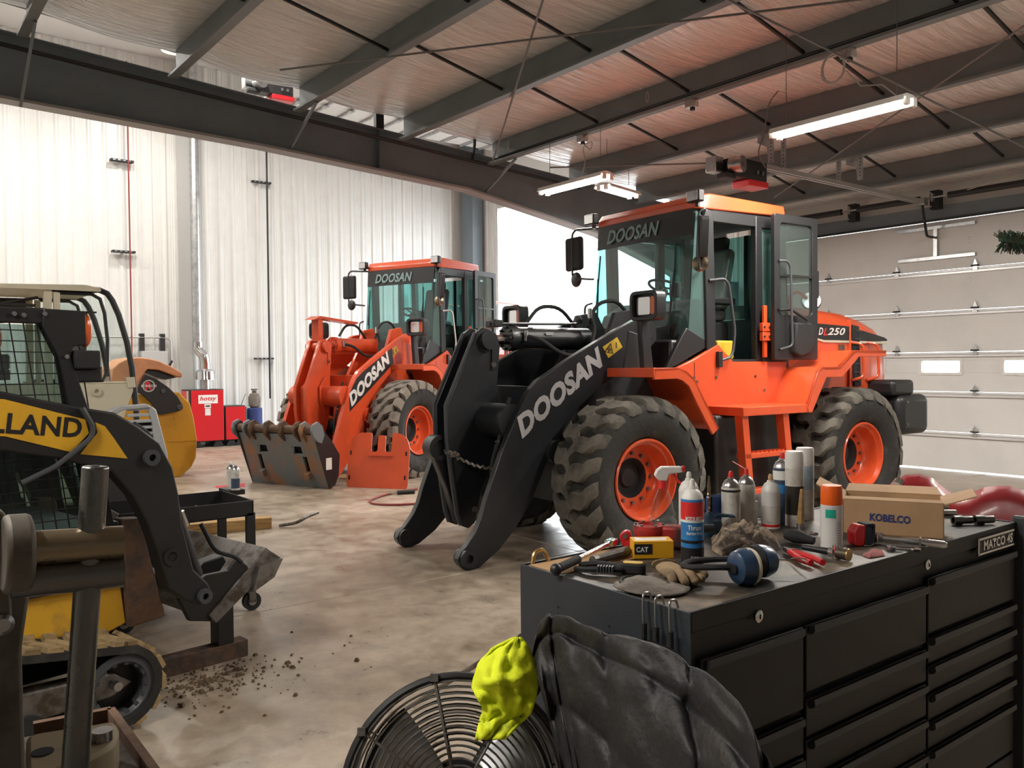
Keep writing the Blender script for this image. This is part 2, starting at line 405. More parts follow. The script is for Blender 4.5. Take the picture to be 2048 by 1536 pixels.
# ceiling: low shed roof with faced insulation between purlins, tall bay beyond the rafter
cl = S(MB().prism([(-5.5, zroof(-5.5) + .02), (14.0, zroof(14.0) + .02), (14.0, zroof(14) + .3), (-5.5, zroof(-5.5) + .3)], 'x', -10.34, 5.5).build('ceiling', 'white_paint', smooth=0))
MB().bx(-20, -5.7, 8.6, -10.1, 14.0, 8.8).build('high_roof', 'white_paint', cl, smooth=0)
MB().prism([(-5.5, zroof(-5.5) + .25), (14.0, zroof(14) + .25), (14.0, 8.7), (-5.5, 8.7)], 'x', -10.34, -10.14).build('upper_wall', 'white_paint', cl, smooth=0)
edges = [-5.5] + PY + [13.75]
for y0, y1 in zip(edges, edges[1:]):
    def ins(u, v, y0=y0, y1=y1):
        y = y0 + (y1 - y0) * v; x = -10.34 + 15.8 * u
        return V((x, y, zroof(y) - .002 - (.05 + .02 * math.sin(x * 2.1 + y)) * math.sin(PI * v) + .012 * noise.noise(V((x * 1.6, y * 1.2, 3)))))
    MB().grid(ins, 90, 8).build('insulation_panel', 'insulation', cl, smooth=180)
def zsec(L):
    b = MB(); t = .006
    b.bx(0, -t, -.33, L, t, 0); b.bx(0, t, -.012, L, .085, 0); b.bx(0, -.1, -.33, L, -t, -.318); b.bx(0, -.1, -.318, L, -.094, -.30)
    return b
zp = None
for y in PY:
    lo = (-10.27, y, zroof(y) - .008)
    if zp is None: zp = zsec(15.55).build('purlin', 'purlin_grey', cl, lo, smooth=0)
    else: inst(zp, cl, lo)
    # bolted end plate of the purlin
# angle bridging between purlins
br = None
for k in range(len(PY) - 1):
    for x in (-8.0, -6.49, -5.0, -3.5, -2.0, -.5, 1.5, 3.5):
        y0, y1 = PY[k], PY[k + 1]
        if br is None:
            q = MB(); d = V((0, 1.524 + .02, -.33)); q.box(d / 2, (.028, d.length, .028), Matrix.Rotation(math.atan2(d.z, d.y), 4, 'X'))
            br = q.build('bridging_angle', 'dark_frame', cl, (x, y0 + .05, zroof(y0) - .03), smooth=0)
            tp = MB().box((0, 0, 0), (.034, .07, .034), Matrix.Rotation(math.atan2(d.z, d.y), 4, 'X')).build('bridging_tip', 'galv', cl, (x, y0 + .05 + d.y + .01, zroof(y0) - .03 + d.z), smooth=0)
        else:
            inst(br, cl, (x, y0 + .05, zroof(y0) - .03)); inst(tp, cl, (x, y0 + .05 + d.y - .045, zroof(y0) - .03 + d.z + .01))
MB().bx(-10.42, -5.5, 0, -10.34, 13.7, .1).build('edge_strut', 'black', cl, (0, 0, 5.715), (math.atan2(-1, 12), 0, 0), smooth=0)

# rafter between the low shop and the tall bay
def rtop(y): return 5.10 - .0683 * (y - 4.08)
rb = thing('rafter_beam', 'long dark grey tapered steel rafter with a bottom flange and deep haunch', 'beam', (-10.45, 0, 0))
bot = [(-5.4, 4.78), (1.26, 4.60), (4.07, 4.52), (7.23, 4.35), (8.03, 4.22), (9.93, 3.91), (11.72, 3.38), (13.3, 2.75)]
MB().prism(bot + [(13.3, rtop(13.3)), (-5.4, rtop(-5.4))], 'x', -.012, .012).build('web', 'beam_grey', rb, smooth=0)
q = MB(); h = .016
for (y0, z0), (y1, z1) in zip(bot, bot[1:]):
    A = q.vv([(-.11, y0, z0 - h), (.11, y0, z0 - h), (.11, y0, z0 + h), (-.11, y0, z0 + h)]); B = q.vv([(-.11, y1, z1 - h), (.11, y1, z1 - h), (.11, y1, z1 + h), (-.11, y1, z1 + h)])
    for i in range(4): q.f([A[i], A[(i + 1) % 4], B[(i + 1) % 4], B[i]])
q.build('bottom_flange', 'flange_light', rb, smooth=0)
q = MB(); q.prism([(-.09, 0), (.09, 0), (.09, .016), (-.09, .016)], 'y', -5.4, 13.3); q.build('top_flange', 'beam_grey', rb, (0, 0, rtop(0)), (math.atan(-.0683), 0, 0), smooth=0)
for y in (5.75, -1.5): MB().bx(.012, y - .006, 4.42, .1, y + .006, rtop(y)).build('stiffener', 'beam_grey', rb, smooth=0)
MB().bx(.02, 5.70, 5.0, .09, 5.82, 5.24).build('clip_post', 'black', rb, smooth=0)
for y in (4.52, 7.6, 1.5):
    zz = 4.5 if y < 7 else 4.3
    MB().tube([(.07, y - .05, zz + .04), (.75, y, zroof(y) - .35)], .022, 4).build('flange_brace', 'beam_grey', rb, smooth=0)
MB().bx(-.14, 12.95, 0, .14, 13.5, 3.3).build('column', 'beam_grey', rb, smooth=0)
tag(MB().tube([(-10.32, 0.5, 5.19), (-10.32, 4.08, 4.96), (-10.32, 8.03, 4.71), (-10.32, 9.4, 4.62)], .025, 8).build('gas_pipe', 'black'), 'black gas pipe running along the web of the tapered rafter', 'pipe')
tag(MB().tube(fil([(-10.36, 7.3, 4.79), (-10.30, 7.3, 5.0), (-10.30, 7.3, 5.09)], .04), .022, 8).build('drop_pipe', 'black'), 'short black riser pipe between the rafter and the roof edge', 'pipe')
q = MB().tube([(-10.22, PY[8] - .03, zroof(PY[8]) - .262), (5.2, PY[8] - .03, zroof(PY[8]) - .262)], .02, 8)
tag(q.build('air_pipe', 'black'), 'black pipe strapped along the web of a roof purlin', 'pipe')
# corner column of the tall bay
cc = thing('corner_column', 'dark grey steel column at the corner of the ribbed white wall', 'column', (-19.2, 13.45, 0))
MB().bx(-.28, -.12, 0, .26, -.105, 8.5).build('flange', 'beam_grey', cc, smooth=0); MB().bx(-.28, .2, 0, .26, .215, 8.5).build('flange', 'beam_grey', cc, smooth=0)
MB().bx(.24, -.105, 0, .26, .2, 8.5).build('web', 'beam_grey', cc, smooth=0); MB().bx(.26, -.05, 4.0, .5, .05, 4.05).build('girt_clip', 'galv', cc, smooth=0)
wc = thing('wall_post', 'pale steel post standing against the ribbed wall beside the flue pipe', 'column', (XL + .12, 5.86, 0))
MB().bx(-.08, -.1, 0, .1, .1, 8.5).build('post_web', 'wall_white', wc, smooth=0); MB().bx(.1, -.14, 0, .11, .14, 8.5).build('post_flange', 'insul_grey', wc, smooth=0)

# bracing rods under the purlins
def roofpt(u, v, off=-.03):
    r = ray(u, v); return CPOS + r * ((5.38 + off - CAMH) / (r.z + r.y / 12))
for ri, (lab, a, b) in enumerate((('bracing rod rising from the rafter past the second purlin', (985, 325), (1098, -40)), ('bracing rod running nearly level below the purlins', (560, 140), (1760, -6)),
                  ('bracing rod crossing above the coiled light cord', (1440, -8), (2070, 305)), ('bracing rod slanting behind the lit tube fixture down to the cab roof', (2080, 30), (1548, 395)), ('thin rod reaching from the rafter to the door opener', (1100, 335), (1440, 326)))):
    tag(MB().tube([roofpt(*a, (-.045, -.075, -.165, -.105, -.135)[ri]), roofpt(*b, (-.045, -.075, -.165, -.105, -.135)[ri])], .011, 6).build('brace_rod', 'rod_grey'), lab, 'rod')

# closed overhead door
d1 = thing('door_1', None, None, (0, YD, 0), kind='structure')
zz = [0.02, .62, 1.26, 1.89, 2.55, 3.20, 3.98]; wins = [(-9.41 + 1.26 * k, -8.78 + 1.26 * k) for k in range(5)]
for i in range(6):
    z0, z1 = zz[i], zz[i + 1] - .006; q = MB()
    if i == 2:
        wz0, wz1 = 1.555, 1.755
        q.bx(-9.6, 0, z0, -3.5, .05, wz0); q.bx(-9.6, 0, wz1, -3.5, .05, z1)
        e = [-9.6] + [v for ww in wins for v in ww] + [-3.5]
        for a, b in zip(e[::2], e[1::2]): q.bx(a, 0, wz0, b, .05, wz1)
    else: q.bx(-9.6, 0, z0, -3.5, .05, z1)
    s = q.build('door_section', 'door_white', d1, bevel=.004, smooth=0, seg=1)
    if i < 5:
        MB().bx(-9.6, -.035, z1 - .075, -3.5, 0, z1 - .045).build('strut', 'strut_bright', s, smooth=0)
        MB().bx(-9.6, -.02, z1 - .03, -3.5, 0, z1 - .02).build('strut_lip', 'strut_bright', s, smooth=0)
        for k in range(-2, 3):
            x = min(-6.03 + 1.25 * k, -3.62)
            MB().prism([(x - .035, z1 - .05), (x + .035, z1 - .05), (x + .03, z1 + .01), (x + .045, z1 + .03), (x + .03, z1 + .05), (x, z1 + .13), (x - .03, z1 + .05), (x - .045, z1 + .03), (x - .03, z1 + .01)], 'y', -.045, -.034).build('hinge', 'galv', s, smooth=0)
            MB().cyl((x - .06, -.05, z1 + .025), (x + .06, -.05, z1 + .025), .012, seg=8).build('roller', 'dark_frame', s)
    if i == 2:
        for a, b in wins:
            MB().ring_prism(rrect((a + b) / 2, 1.655, b - a + .07, .27, .04), rrect((a + b) / 2, 1.655, b - a - .02, .185, .03), 'y', -.012, 0).build('window_frame', 'white_plastic', s)
            MB().bx(a, .02, wz0, b, .026, wz1).build('pane', 'glass_clear', s, smooth=0)
MB().bx(-7.29, -.05, 3.855, -6.03, -.005, 3.905).build('operator_strut', 'galv', d1, smooth=0)
MB().bx(-7.25, -.05, 3.37, -6.03, -.005, 3.42).build('operator_strut', 'galv', d1, smooth=0)
MB().bx(-6.67, -.055, 3.42, -6.61, -.01, 3.86).build('operator_bracket', 'galv', d1, smooth=0)
for x, z in ((-6.1, 3.62), (-6.08, 2.98)):
    MB().bx(x - .05, -.002, z - .075, x, 0, z + .075).build('section_label', 'white_plastic', d1, smooth=0)
    for k in range(4): MB().bx(x - .045, -.004, z - .06 + k * .035, x - .008, -.001, z - .05 + k * .035).build('label_print', 'insul_grey', d1, smooth=0)
hd = thing('door_header', 'dark grey steel header channel over the closed white overhead door', 'beam', (0, 13.62, 0))
MB().bx(-9.9, 0, 3.99, -3.2, .06, 4.2).build('channel', 'beam_grey', hd, smooth=0)
MB().bx(-9.9, -.05, 3.96, -3.2, 0, 3.995).build('weather_seal', 'black', hd, smooth=0)
sp = thing('torsion_spring_shaft', 'black torsion springs on a shaft above the closed overhead door', 'spring', (0, 13.42, 4.31))
MB().cyl((-9.6, 0, 0), (-3.4, 0, 0), .016, seg=8).build('shaft', 'steel', sp)
for x0, x1 in ((-9.3, -8.1), (-7.8, -6.75), (-6.3, -4.9), (-4.7, -3.6)): MB().cyl((x0, 0, 0), (x1, 0, 0), .05, seg=12).build('spring', 'black', sp)
for x in (-7.95, -6.55, -4.8):
    k = MB().bx(x - .07, .06, -.17, x + .07, .2, .12).build('bearing_plate', 'dark_frame', sp, smooth=0)
    for dz in (-.13, .08): MB().cyl((x - .05, .045, dz), (x - .05, .07, dz), .014, seg=8).build('bolt', 'galv', k)
    MB().bx(x - .015, -.02, -.06, x + .015, .07, .06).build('bearing_clip', 'galv', k, smooth=0)
MB().tube(fil([(-6.0, -.05, .02), (-5.7, -.1, .06), (-5.2, -.06, .13), (-4.6, -.05, .1), (-3.6, -.04, .13)], .2), .008, 6).build('wire', 'cord_grey', sp)

# open overhead door of the tall bay: sections run back level under its roof
d2 = thing('door_2', None, None, (0, 0, 7.45), kind='structure')
so = MB().bx(-18.3, 0, 0, -12.2, .6, .05).build('door_section', 'door_white', d2, (0, 7.0, 0), bevel=.004, smooth=0, seg=1)
st = MB().bx(-18.3, 0, -.05, -12.2, .05, 0).build('strut', 'galv', d2, (0, 7.0, 0), smooth=0)
hg = MB().box((0, 0, -.055), (.16, .11, .02)).build('hinge', 'galv', d2, (-13.2, 7.0, 0), smooth=0)
for k in range(11):
    y = 7.0 + .61 * k
    if k: inst(so, d2, (0, y, 0)); inst(st, d2, (0, y, 0))
    for x in (-17.2, -15.9, -14.6, -13.2, -12.5):
        if k or x != -13.2: inst(hg, d2, (x, y, 0))

# door openers
def opener(loc, label):
    t = thing('door_opener', label, 'door opener', loc)
    MB().bx(-.12, -.35, -.12, .12, .28, .12).build('housing', 'black', t, bevel=.01)
    MB().bx(-.13, -.1, -.20, .13, .3, -.12).build('base_tray', 'red_paint', t, bevel=.01)
    k = MB().cyl((.04, -.34, .02), (.2, -.30, .02), .10, seg=18).build('pulley', 'steel', t)
    MB().cyl((.19, -.33, .02), (.215, -.33, .02), .03, seg=10).build('hub', 'dull_steel', k)
    MB().cyl((-.1, -.5, .02), (-.1, -.3, .02), .07, seg=14).build('motor', 'dark_frame', t)
    MB().bx(-.2, -.52, -.05, -.05, -.36, .14).build('switch_box', 'galv', t, bevel=.008)
    MB().bx(-.05, -.50, -.14, .1, -.3, -.08).build('gearbox', 'black_soft', t, bevel=.01)
    for s in (0, 1): MB().bx(.13, .05 + .1 * s, -.05, .14, .09 + .1 * s, .0).build('screw_cap', 'steel', t)
    return t
opener((-6.65, 8.85, 4.13), 'black chain door opener with a red tray hung from the purlins')
opener((-14.2, 5.85, 6.55), 'black and red door opener up in the tall bay above the rafter')
rl = thing('opener_rail', 'twin steel rail running from the hung door opener to the white door', 'rail', (-6.65, 0, 4.24))
for s in (-.035, .035): MB().bx(s - .012, 9.1, -.03, s + .012, 13.3, .03).build('rail', 'conduit', rl, smooth=0)
MB().bx(-.06, 13.25, -.05, .06, 13.36, .06).build('front_bracket', 'galv', rl, smooth=0)
MB().tube(fil([(.0, 13.3, -.03), (.0, 13.4, -.36), (.0, 13.45, -.52), (.0, 13.66, -.52)], .05), .022, 6).build('door_arm', 'black', rl)
def strap(loc, ht, label, wedge):
    t = thing('hanger_strap', label, 'bracket', loc)
    q = MB()
    if wedge: q.prism([(-.12, 0), (.12, 0), (.12, -ht), (.04, -ht), (.02, -ht * .45), (-.12, -.08)], 'y', -.004, .004)
    else: q.bx(-.035, -.004, -ht, .035, .004, 0)
    q.build('perforated_strap', 'galv', t, smooth=0)
    for k in range(int(ht / .045)): MB().cyl((.08 if wedge else 0, -.005, -.03 - k * .045), (.08 if wedge else 0, .005, -.03 - k * .045), .008, seg=8).build('hole', 'shadow_gap', t)
strap((-6.53, 9.1, zroof(PY[9]) - .337), .36, 'wide punched steel hanger beside the hung door opener', True)
strap((-6.27, 9.1, zroof(PY[9]) - .337), .46, 'narrow punched steel strap below a purlin beside the door opener', False)
strap((-6.45, 10.62, zroof(PY[10]) - .337), .27, 'short punched strap holding the opener rail', False)
strap((-6.22, 10.62, zroof(PY[10]) - .337), .31, 'wide punched hanger holding the opener rail', True)

# tube fixtures
def fixture(p0, p1, label, w=.26, power=105, cord=None, chains=True):
    p0, p1 = V(p0), V(p1); d = p1 - p0; L = d.length; c = (p0 + p1) / 2
    t = thing('tube_fixture', label, 'ceiling light', c, math.atan2(d.y, d.x))
    MB().prism([(-w / 2, -.02), (-w / 2 + .02, .03), (-.05, .05), (.05, .05), (w / 2 - .02, .03), (w / 2, -.02), (w / 2 - .015, -.02), (w / 2 - .03, .015), (-w / 2 + .03, .015), (-w / 2 + .015, -.02)], 'x', -L / 2, L / 2).build('reflector', 'fixture_white', t)
    for s in (-.06, .06):
        MB().cyl((-L / 2 + .04, s, -.025), (L / 2 - .04, s, -.025), .019, seg=12).build('tube', 'tube_light', t)
        for e in (-1, 1): MB().bx(e * L / 2 - .02, s - .03, -.055, e * L / 2 + .02, s + .03, .02).build('lamp_holder', 'fixture_white', t, bevel=.004)
    if chains:
        for e in (-1, 1):
            wy = c.y + d.y / L * e * (L / 2 - .12); pn = min(PY, key=lambda q: abs(q - .02 - wy)); zt = zroof(wy) - .06
            if -.13 < wy - pn < .11: zt = zroof(pn) - .337          # hooked on the purlin flange, else on the roof
            MB().tube([(e * (L / 2 - .12), 0, .045), (e * (L / 2 - .12), 0, zt - c.z)], .004, 5).build('chain', 'rod_grey', t)
    ld = bpy.data.lights.new('tube_glow', 'AREA'); ld.shape = 'RECTANGLE'; ld.size = L * .9; ld.size_y = .2; ld.energy = power; ld.color = (1, .95, .88)
    lo = bpy.data.objects.new('tube_glow', ld); col.objects.link(lo); lo.parent = t; lo.location = (0, 0, -.06)
    return t
fixture((-5.2, 7.42, 4.07), (-3.82, 7.42, 4.04), 'lit twin tube shop light hung beside the coiled white cord')
fixture((-8.95, 7.5, 4.10), (-7.72, 7.5, 4.12), 'lit twin tube shop light hung in front of the haunched rafter')
a, b = on_z(1205, 372, 4.25), on_z(1266, 390, 4.25)
fixture((a.x, a.y, 4.25), (b.x, b.y, 4.25), 'lit tube shop light turned crosswise behind the hung one by the rafter', w=.3, power=80)
# unseen lamps added to brighten the shop: low tubes and high-bay lamps
for x, y in ((-1.7, 10.4), (-1.75, 6.2), (-2.3, -1.3), (-5.6, -1.6)):
    fixture((x - .65, y, 4.35), (x + .65, y, 4.35), 'added unseen twin tube fill light further along the shop roof')
for o in [o for o in col.objects if o.get('label') == 'added unseen twin tube fill light further along the shop roof']: o['group'] = 'added unseen lights along the low roof'
for x, y in ((-13.5, -2.0), (-17.0, -2.0), (-13.5, 1.5), (-17.0, 1.5), (-13.5, 5.0), (-17.0, 5.0)):
    t = thing('unseen_bay_lamp', 'added unseen round lamp hung under the tall roof', 'ceiling light', (x, y, 7.9), group='added unseen lamps in the tall bay')
    MB().lathe([(.05, .35), (.07, .2), (.26, -.02), (.27, -.05), (.25, -.05), (.06, .16), (0, .17)], seg=24).build('lamp_shade', 'fixture_white', t)
    MB().sph((0, 0, .02), .07).build('bulb', 'tube_light', t); MB().cyl((0, 0, .35), (0, 0, .7), .01, seg=6).build('stem', 'rod_grey', t)
    ld = bpy.data.lights.new('bay_fill', 'AREA'); ld.shape = 'DISK'; ld.size = .5; ld.energy = 115; ld.color = (1, .95, .88)
    lo = bpy.data.objects.new('bay_fill', ld); col.objects.link(lo); lo.parent = t; lo.location = (0, 0, -.07)

# conduit, boxes and cords on the third purlin
cy, cz = PY[8] - .04, zroof(PY[8]) - .36
tag(MB().cyl((-8.3, cy, cz), (-4.5, cy, cz), .012, seg=8).build('conduit', 'conduit'), 'thin grey conduit under the purlin feeding the shop lights', 'conduit')
for x, lab in ((-8.25, 'outlet box over the shop light by the rafter'), (-6.42, 'outlet box halfway along the light conduit'), (-4.5, 'outlet box holding the coiled white cord')):
    t = thing('outlet_box', 'small galvanised ' + lab, 'outlet box', (x, cy, cz - .022))
    MB().box((0, 0, 0), (.12, .1, .09)).build('box', 'galv', t, bevel=.006); MB().box((.03, -.02, -.06), (.04, .04, .05)).build('plug', 'black', t)
q = MB(); lp = [(-4.5 + .0, cy - .05, cz - .03)]
for k in range(0, 40): a = k / 40 * 2 * PI * 3; lp.append((-4.62 + .12 * math.cos(a) + k * .001, cy - .08 - k * .0006, cz - .15 + .14 * math.sin(a)))
lp += [(-4.45, cy - .11, cz - .22), (-4.3, cy - .12, cz - .4), (-4.12, 7.5, 4.28), (-3.95, 7.44, 4.12)]
tag(q.tube(lp, .007, 6).build('coiled_cord', 'cord_grey'), 'coiled white power cord hanging from the purlin to the tube light', 'cord')
tag(MB().tube(fil([(-8.25, cy, cz - .08), (-8.05, cy - .03, cz - .22), (-8.0, cy - .05, cz - .1), (-8.2, cy - .05, cz - .15), (-8.1, cy - .08, cz - .35), (-8.2, 7.5, 4.17)], .08), .007, 6).build('light_cord', 'cord_grey'), 'looped white cord dropping to the shop light by the rafter', 'cord')
tag(MB().tube(fil([(-5.95, 8.6, 4.95), (-6.2, 8.7, 4.85), (-6.3, 8.75, 4.5), (-6.4, 8.75, 4.3), (-6.5, 9.05, 4.18)], .1), .009, 6).build('power_cord', 'rod_grey'), 'dark cord running down from the roof to the door opener', 'cord')
for x, lab in ((-7.08, 'carabiner hook hanging on the third purlin clear of the rafter'), (-9.8, 'carabiner hook hanging on the purlin end by the rafter')):
    tag(MB().tube([(x + .02 * math.sin(a), cy - .02, cz + .22 + .06 * math.cos(a)) for a in [2 * PI * k / 12 for k in range(12)]], .006, 5, True).build('hook', 'galv'), 'steel ' + lab, 'hook')

# pipes and boxes on the ribbed wall
def wallpipe(name, y, z0, z1, r, mat, label, clips, off=.16):
    t = thing(name, label, 'pipe', (XL + off, y, 0))
    MB().cyl((0, 0, z0), (0, 0, z1), r, seg=10).build('pipe', mat, t)
    for z in clips:
        c = MB().bx(.04 - off, -.34, z - .02, -r, .12, z + .02).build('strut_clip', 'dark_frame', t, smooth=0)
        for k in range(4): MB().bx(-r, -.30 + k * .1, z - .008, -r + .004, -.25 + k * .1, z + .008).build('slot', 'galv', c, smooth=0)
wallpipe('red_air_line', 4.72, 1.975, 8.3, .016, 'hose_red', 'thin red air line running up the ribbed white wall', (6.19, 4.25), .225)
wallpipe('black_wall_pipe', 7.81, 1.0, 8.3, .022, 'black', 'black pipe running up the ribbed white wall', (6.12, 1.95))
fp = thing('flue_pipe', 'tall galvanised flue pipe rising above the red pressure washer', 'pipe', (XL + .37, 6.06, 0))
MB().cyl((0, 0, 2.3), (0, 0, 8.5), .10, seg=20).build('upper_pipe', 'galv', fp)
MB().cyl((0, 0, 5.6), (0, 0, 5.64), .107, seg=20).build('joint_band', 'galv', fp)
MB().tube(fil([(0, 0, 2.32), (0, 0, 2.16), (.06, .12, 2.02), (.06, .14, 1.85)], .1), .115, 18).build('elbow', 'chrome', fp)
MB().lathe([(.12, 1.85), (.12, 1.72), (.22, 1.66), (.235, 1.48), (.225, 1.48), (.12, 1.64), (.11, 1.64)], (.06, .14, 0), seg=24).build('draft_hood', 'chrome', fp)
MB().cyl((.06, .14, 1.27), (.06, .14, 1.64), .105, seg=18).build('collar_pipe', 'galv', fp)
eb = thing('wall_panel_box', 'grey electrical boxes on a rack against the ribbed wall', 'electrical box', (XL + .2, 5.0, 0))
for y0, y1, z0, z1 in ((-.1, .45, 1.62, 2.12), (-.5, -.15, 1.66, 1.98)): MB().bx(-.12, y0, z0, .08, y1, z1).build('box', 'insul_grey', eb, bevel=.01)
for y in (-.06, .37): MB().bx(-.1, y - .05, 2.12, .0, y + .05, 2.5).build('riser', 'black', eb, smooth=0)
MB().tube(fil([(-.02, -1.6, 2.42), (-.02, .35, 2.42), (-.02, .55, 2.38), (-.02, .55, 1.2)], .12), .022, 8).build('conduit', 'conduit', eb)
MB().bx(.081, .1, 1.72, .085, .18, 1.9).build('notice', 'white_paint', eb, smooth=0)
# ------------------------------------------------------------------ wheel loaders (local: x forward, y left, z up, origin under the front axle)
TR, TW = .765, .53
def tire_mesh(kind):
    b = MB(); b.mi = 0
    half = [(.372, .185), (.40, .222), (.48, .256), (.57, .266), (.64, .258), (.68, .240), (.696, .21), (.70, .10)]
    prof = [(r, y) for r, y in half] + [(.70, 0)] + [(r, -y) for r, y in half[::-1]]
    b.lathe(prof, ax='y', seg=64)
    b.mi = 1
    def lug(th, path, wmul=1.0):
        rings = []
        for y, dphi, wd, rt, rb in path:
            a = th + dphi; hw = wd / 2
            rings.append(b.vv([V((r * math.cos(a + s), y, r * math.sin(a + s))) for s, r in ((-hw * 1.12, rb), (-hw * .9, rt), (hw * .9, rt), (hw * 1.12, rb))]))
        for A, B in zip(rings, rings[1:]):
            for i in range(3): b.f([A[i], A[i + 1], B[i + 1], B[i]])
        b.f(rings[0]); b.f(rings[-1][::-1])
    if kind == 'wave':
        n = 19; p = 2 * PI / n
        for k in range(n):
            for sd in (1, -1):
                th = k * p + (0 if sd > 0 else p / 2); path = []
                for i in range(11):
                    t = i / 10; y = -.03 + .295 * t
                    ph = p * (.95 * t + .20 * math.sin(t * 2 * PI)); wd = p * (.50 + .16 * math.sin(t * PI))
                    rt = TR - .004 - .012 * t * t; rb = .69
                    if i == 9: rt, rb = .735, .66
                    if i == 10: y, rt, rb = .274, .672, .62
                    path.append((sd * y, ph, wd, rt, rb))
                lug(th, path)
    else:
        n = 20; p = 2 * PI / n
        for k in range(n):
            th = k * p
            z = [(-.185, -.62, .62), (-.07, -.40, .62), (-.055, -.36, .55), (-.015, .02, .55), (.015, .10, .55), (.055, .42, .55), (.07, .46, .62), (.185, .68, .62)]
            lug(th, [(y, f * p, wd * p, TR + .004 - .25 * y * y, .69) for y, f, wd in z])
            for sd, off in ((1, .10), (-1, -.05)):
                lug(th + off * p, [(sd * .17, 0, .34 * p, TR - .004, .69), (sd * .205, 0, .66 * p, TR - .006, .69), (sd * .255, 0, .72 * p, TR - .022, .66), (sd * .272, 0, .72 * p, .70, .63)])
    return b
def make_wheel(parent, x, side, kind, cache):
    y = .965 * side; rz = 0 if side > 0 else PI
    if kind not in cache:
        b = MB()
        b.lathe([(.33, -.2), (.345, .17), (.372, .19), (.374, .212), (.366, .222), (.352, .218), (.346, .196), (.338, .172), (.318, .168), (.312, .10), (.302, .03), (.285, .01), (.185, .008), (.18, -.02)], ax='y', seg=48)
        rim = b.build('wheel_rim', 'orange', parent, (x, y, .70), (0, 0, rz))
        tm = tire_mesh(kind)
        for v in tm.bm.verts:                      # flattened where it bears on the floor
            if v.co.z < -.70: v.co.y *= 1 + .35 * (-.70 - v.co.z); v.co.z = -.70
        tr = tm.build('tire', ['tire', 'tread_dusty' if kind == 'wave' else 'tread_block'], rim, smooth=38)
        hub = MB().lathe([(.186, .006), (.175, -.02), (.16, -.07), (.10, -.06), (.08, -.03), (0, -.03)], ax='y', seg=28).build('hub', 'dark_frame', rim)
        nut = MB().cyl((0, .006, 0), (0, .036, 0), .017, seg=6).build('lug_nut', 'dull_steel', rim, (.225, 0, 0))
        cache[kind] = (rim, tr, hub, nut)
        cur = rim
    else:
        rim, tr, hub, nut = cache[kind]
        cur = inst(rim, parent, (x, y, .70), (0, 0, rz)); inst(tr, cur); inst(hub, cur)
    for k in range(12):
        a = 2 * PI * k / 12
        if cur is rim and k == 0: continue
        inst(nut, cur, (.225 * math.cos(a), 0, .225 * math.sin(a)))
    return cur
ARM = [(1.66, .10), (1.63, .155), (1.57, .20), (1.48, .31), (1.42, .42), (1.37, .57), (1.30, .74), (1.19, 1.0), (1.12, 1.14), (1.04, 1.29), (.91, 1.5), (.81, 1.6), (.66, 1.68), (.46, 1.79), (.15, 1.94), (-.17, 2.09), (-.39, 2.18), (-.55, 2.20), (-.65, 2.12), (-.66, 1.98), (-.55, 1.88),
       (-.30, 1.74), (.07, 1.53), (.35, 1.33), (.58, 1.10), (.70, .88), (.78, .73), (.88, .53), (1.05, .31), (1.24, .13), (1.42, .02), (1.50, .0), (1.58, .005), (1.63, .04)]
BELL = [(1.00, 2.07), (1.08, 2.09), (1.15, 2.05), (1.24, 1.86), (1.47, 1.38), (1.465, 1.06), (1.42, .72), (1.37, .40), (1.33, .28), (1.26, .25), (1.19, .30), (1.12, .58), (1.0, .84), (.93, 1.2), (.94, 1.5), (.90, 1.92), (.93, 2.02)]
def plate_side(b, poly, y0, y1): b.prism(poly, 'y', y0, y1)
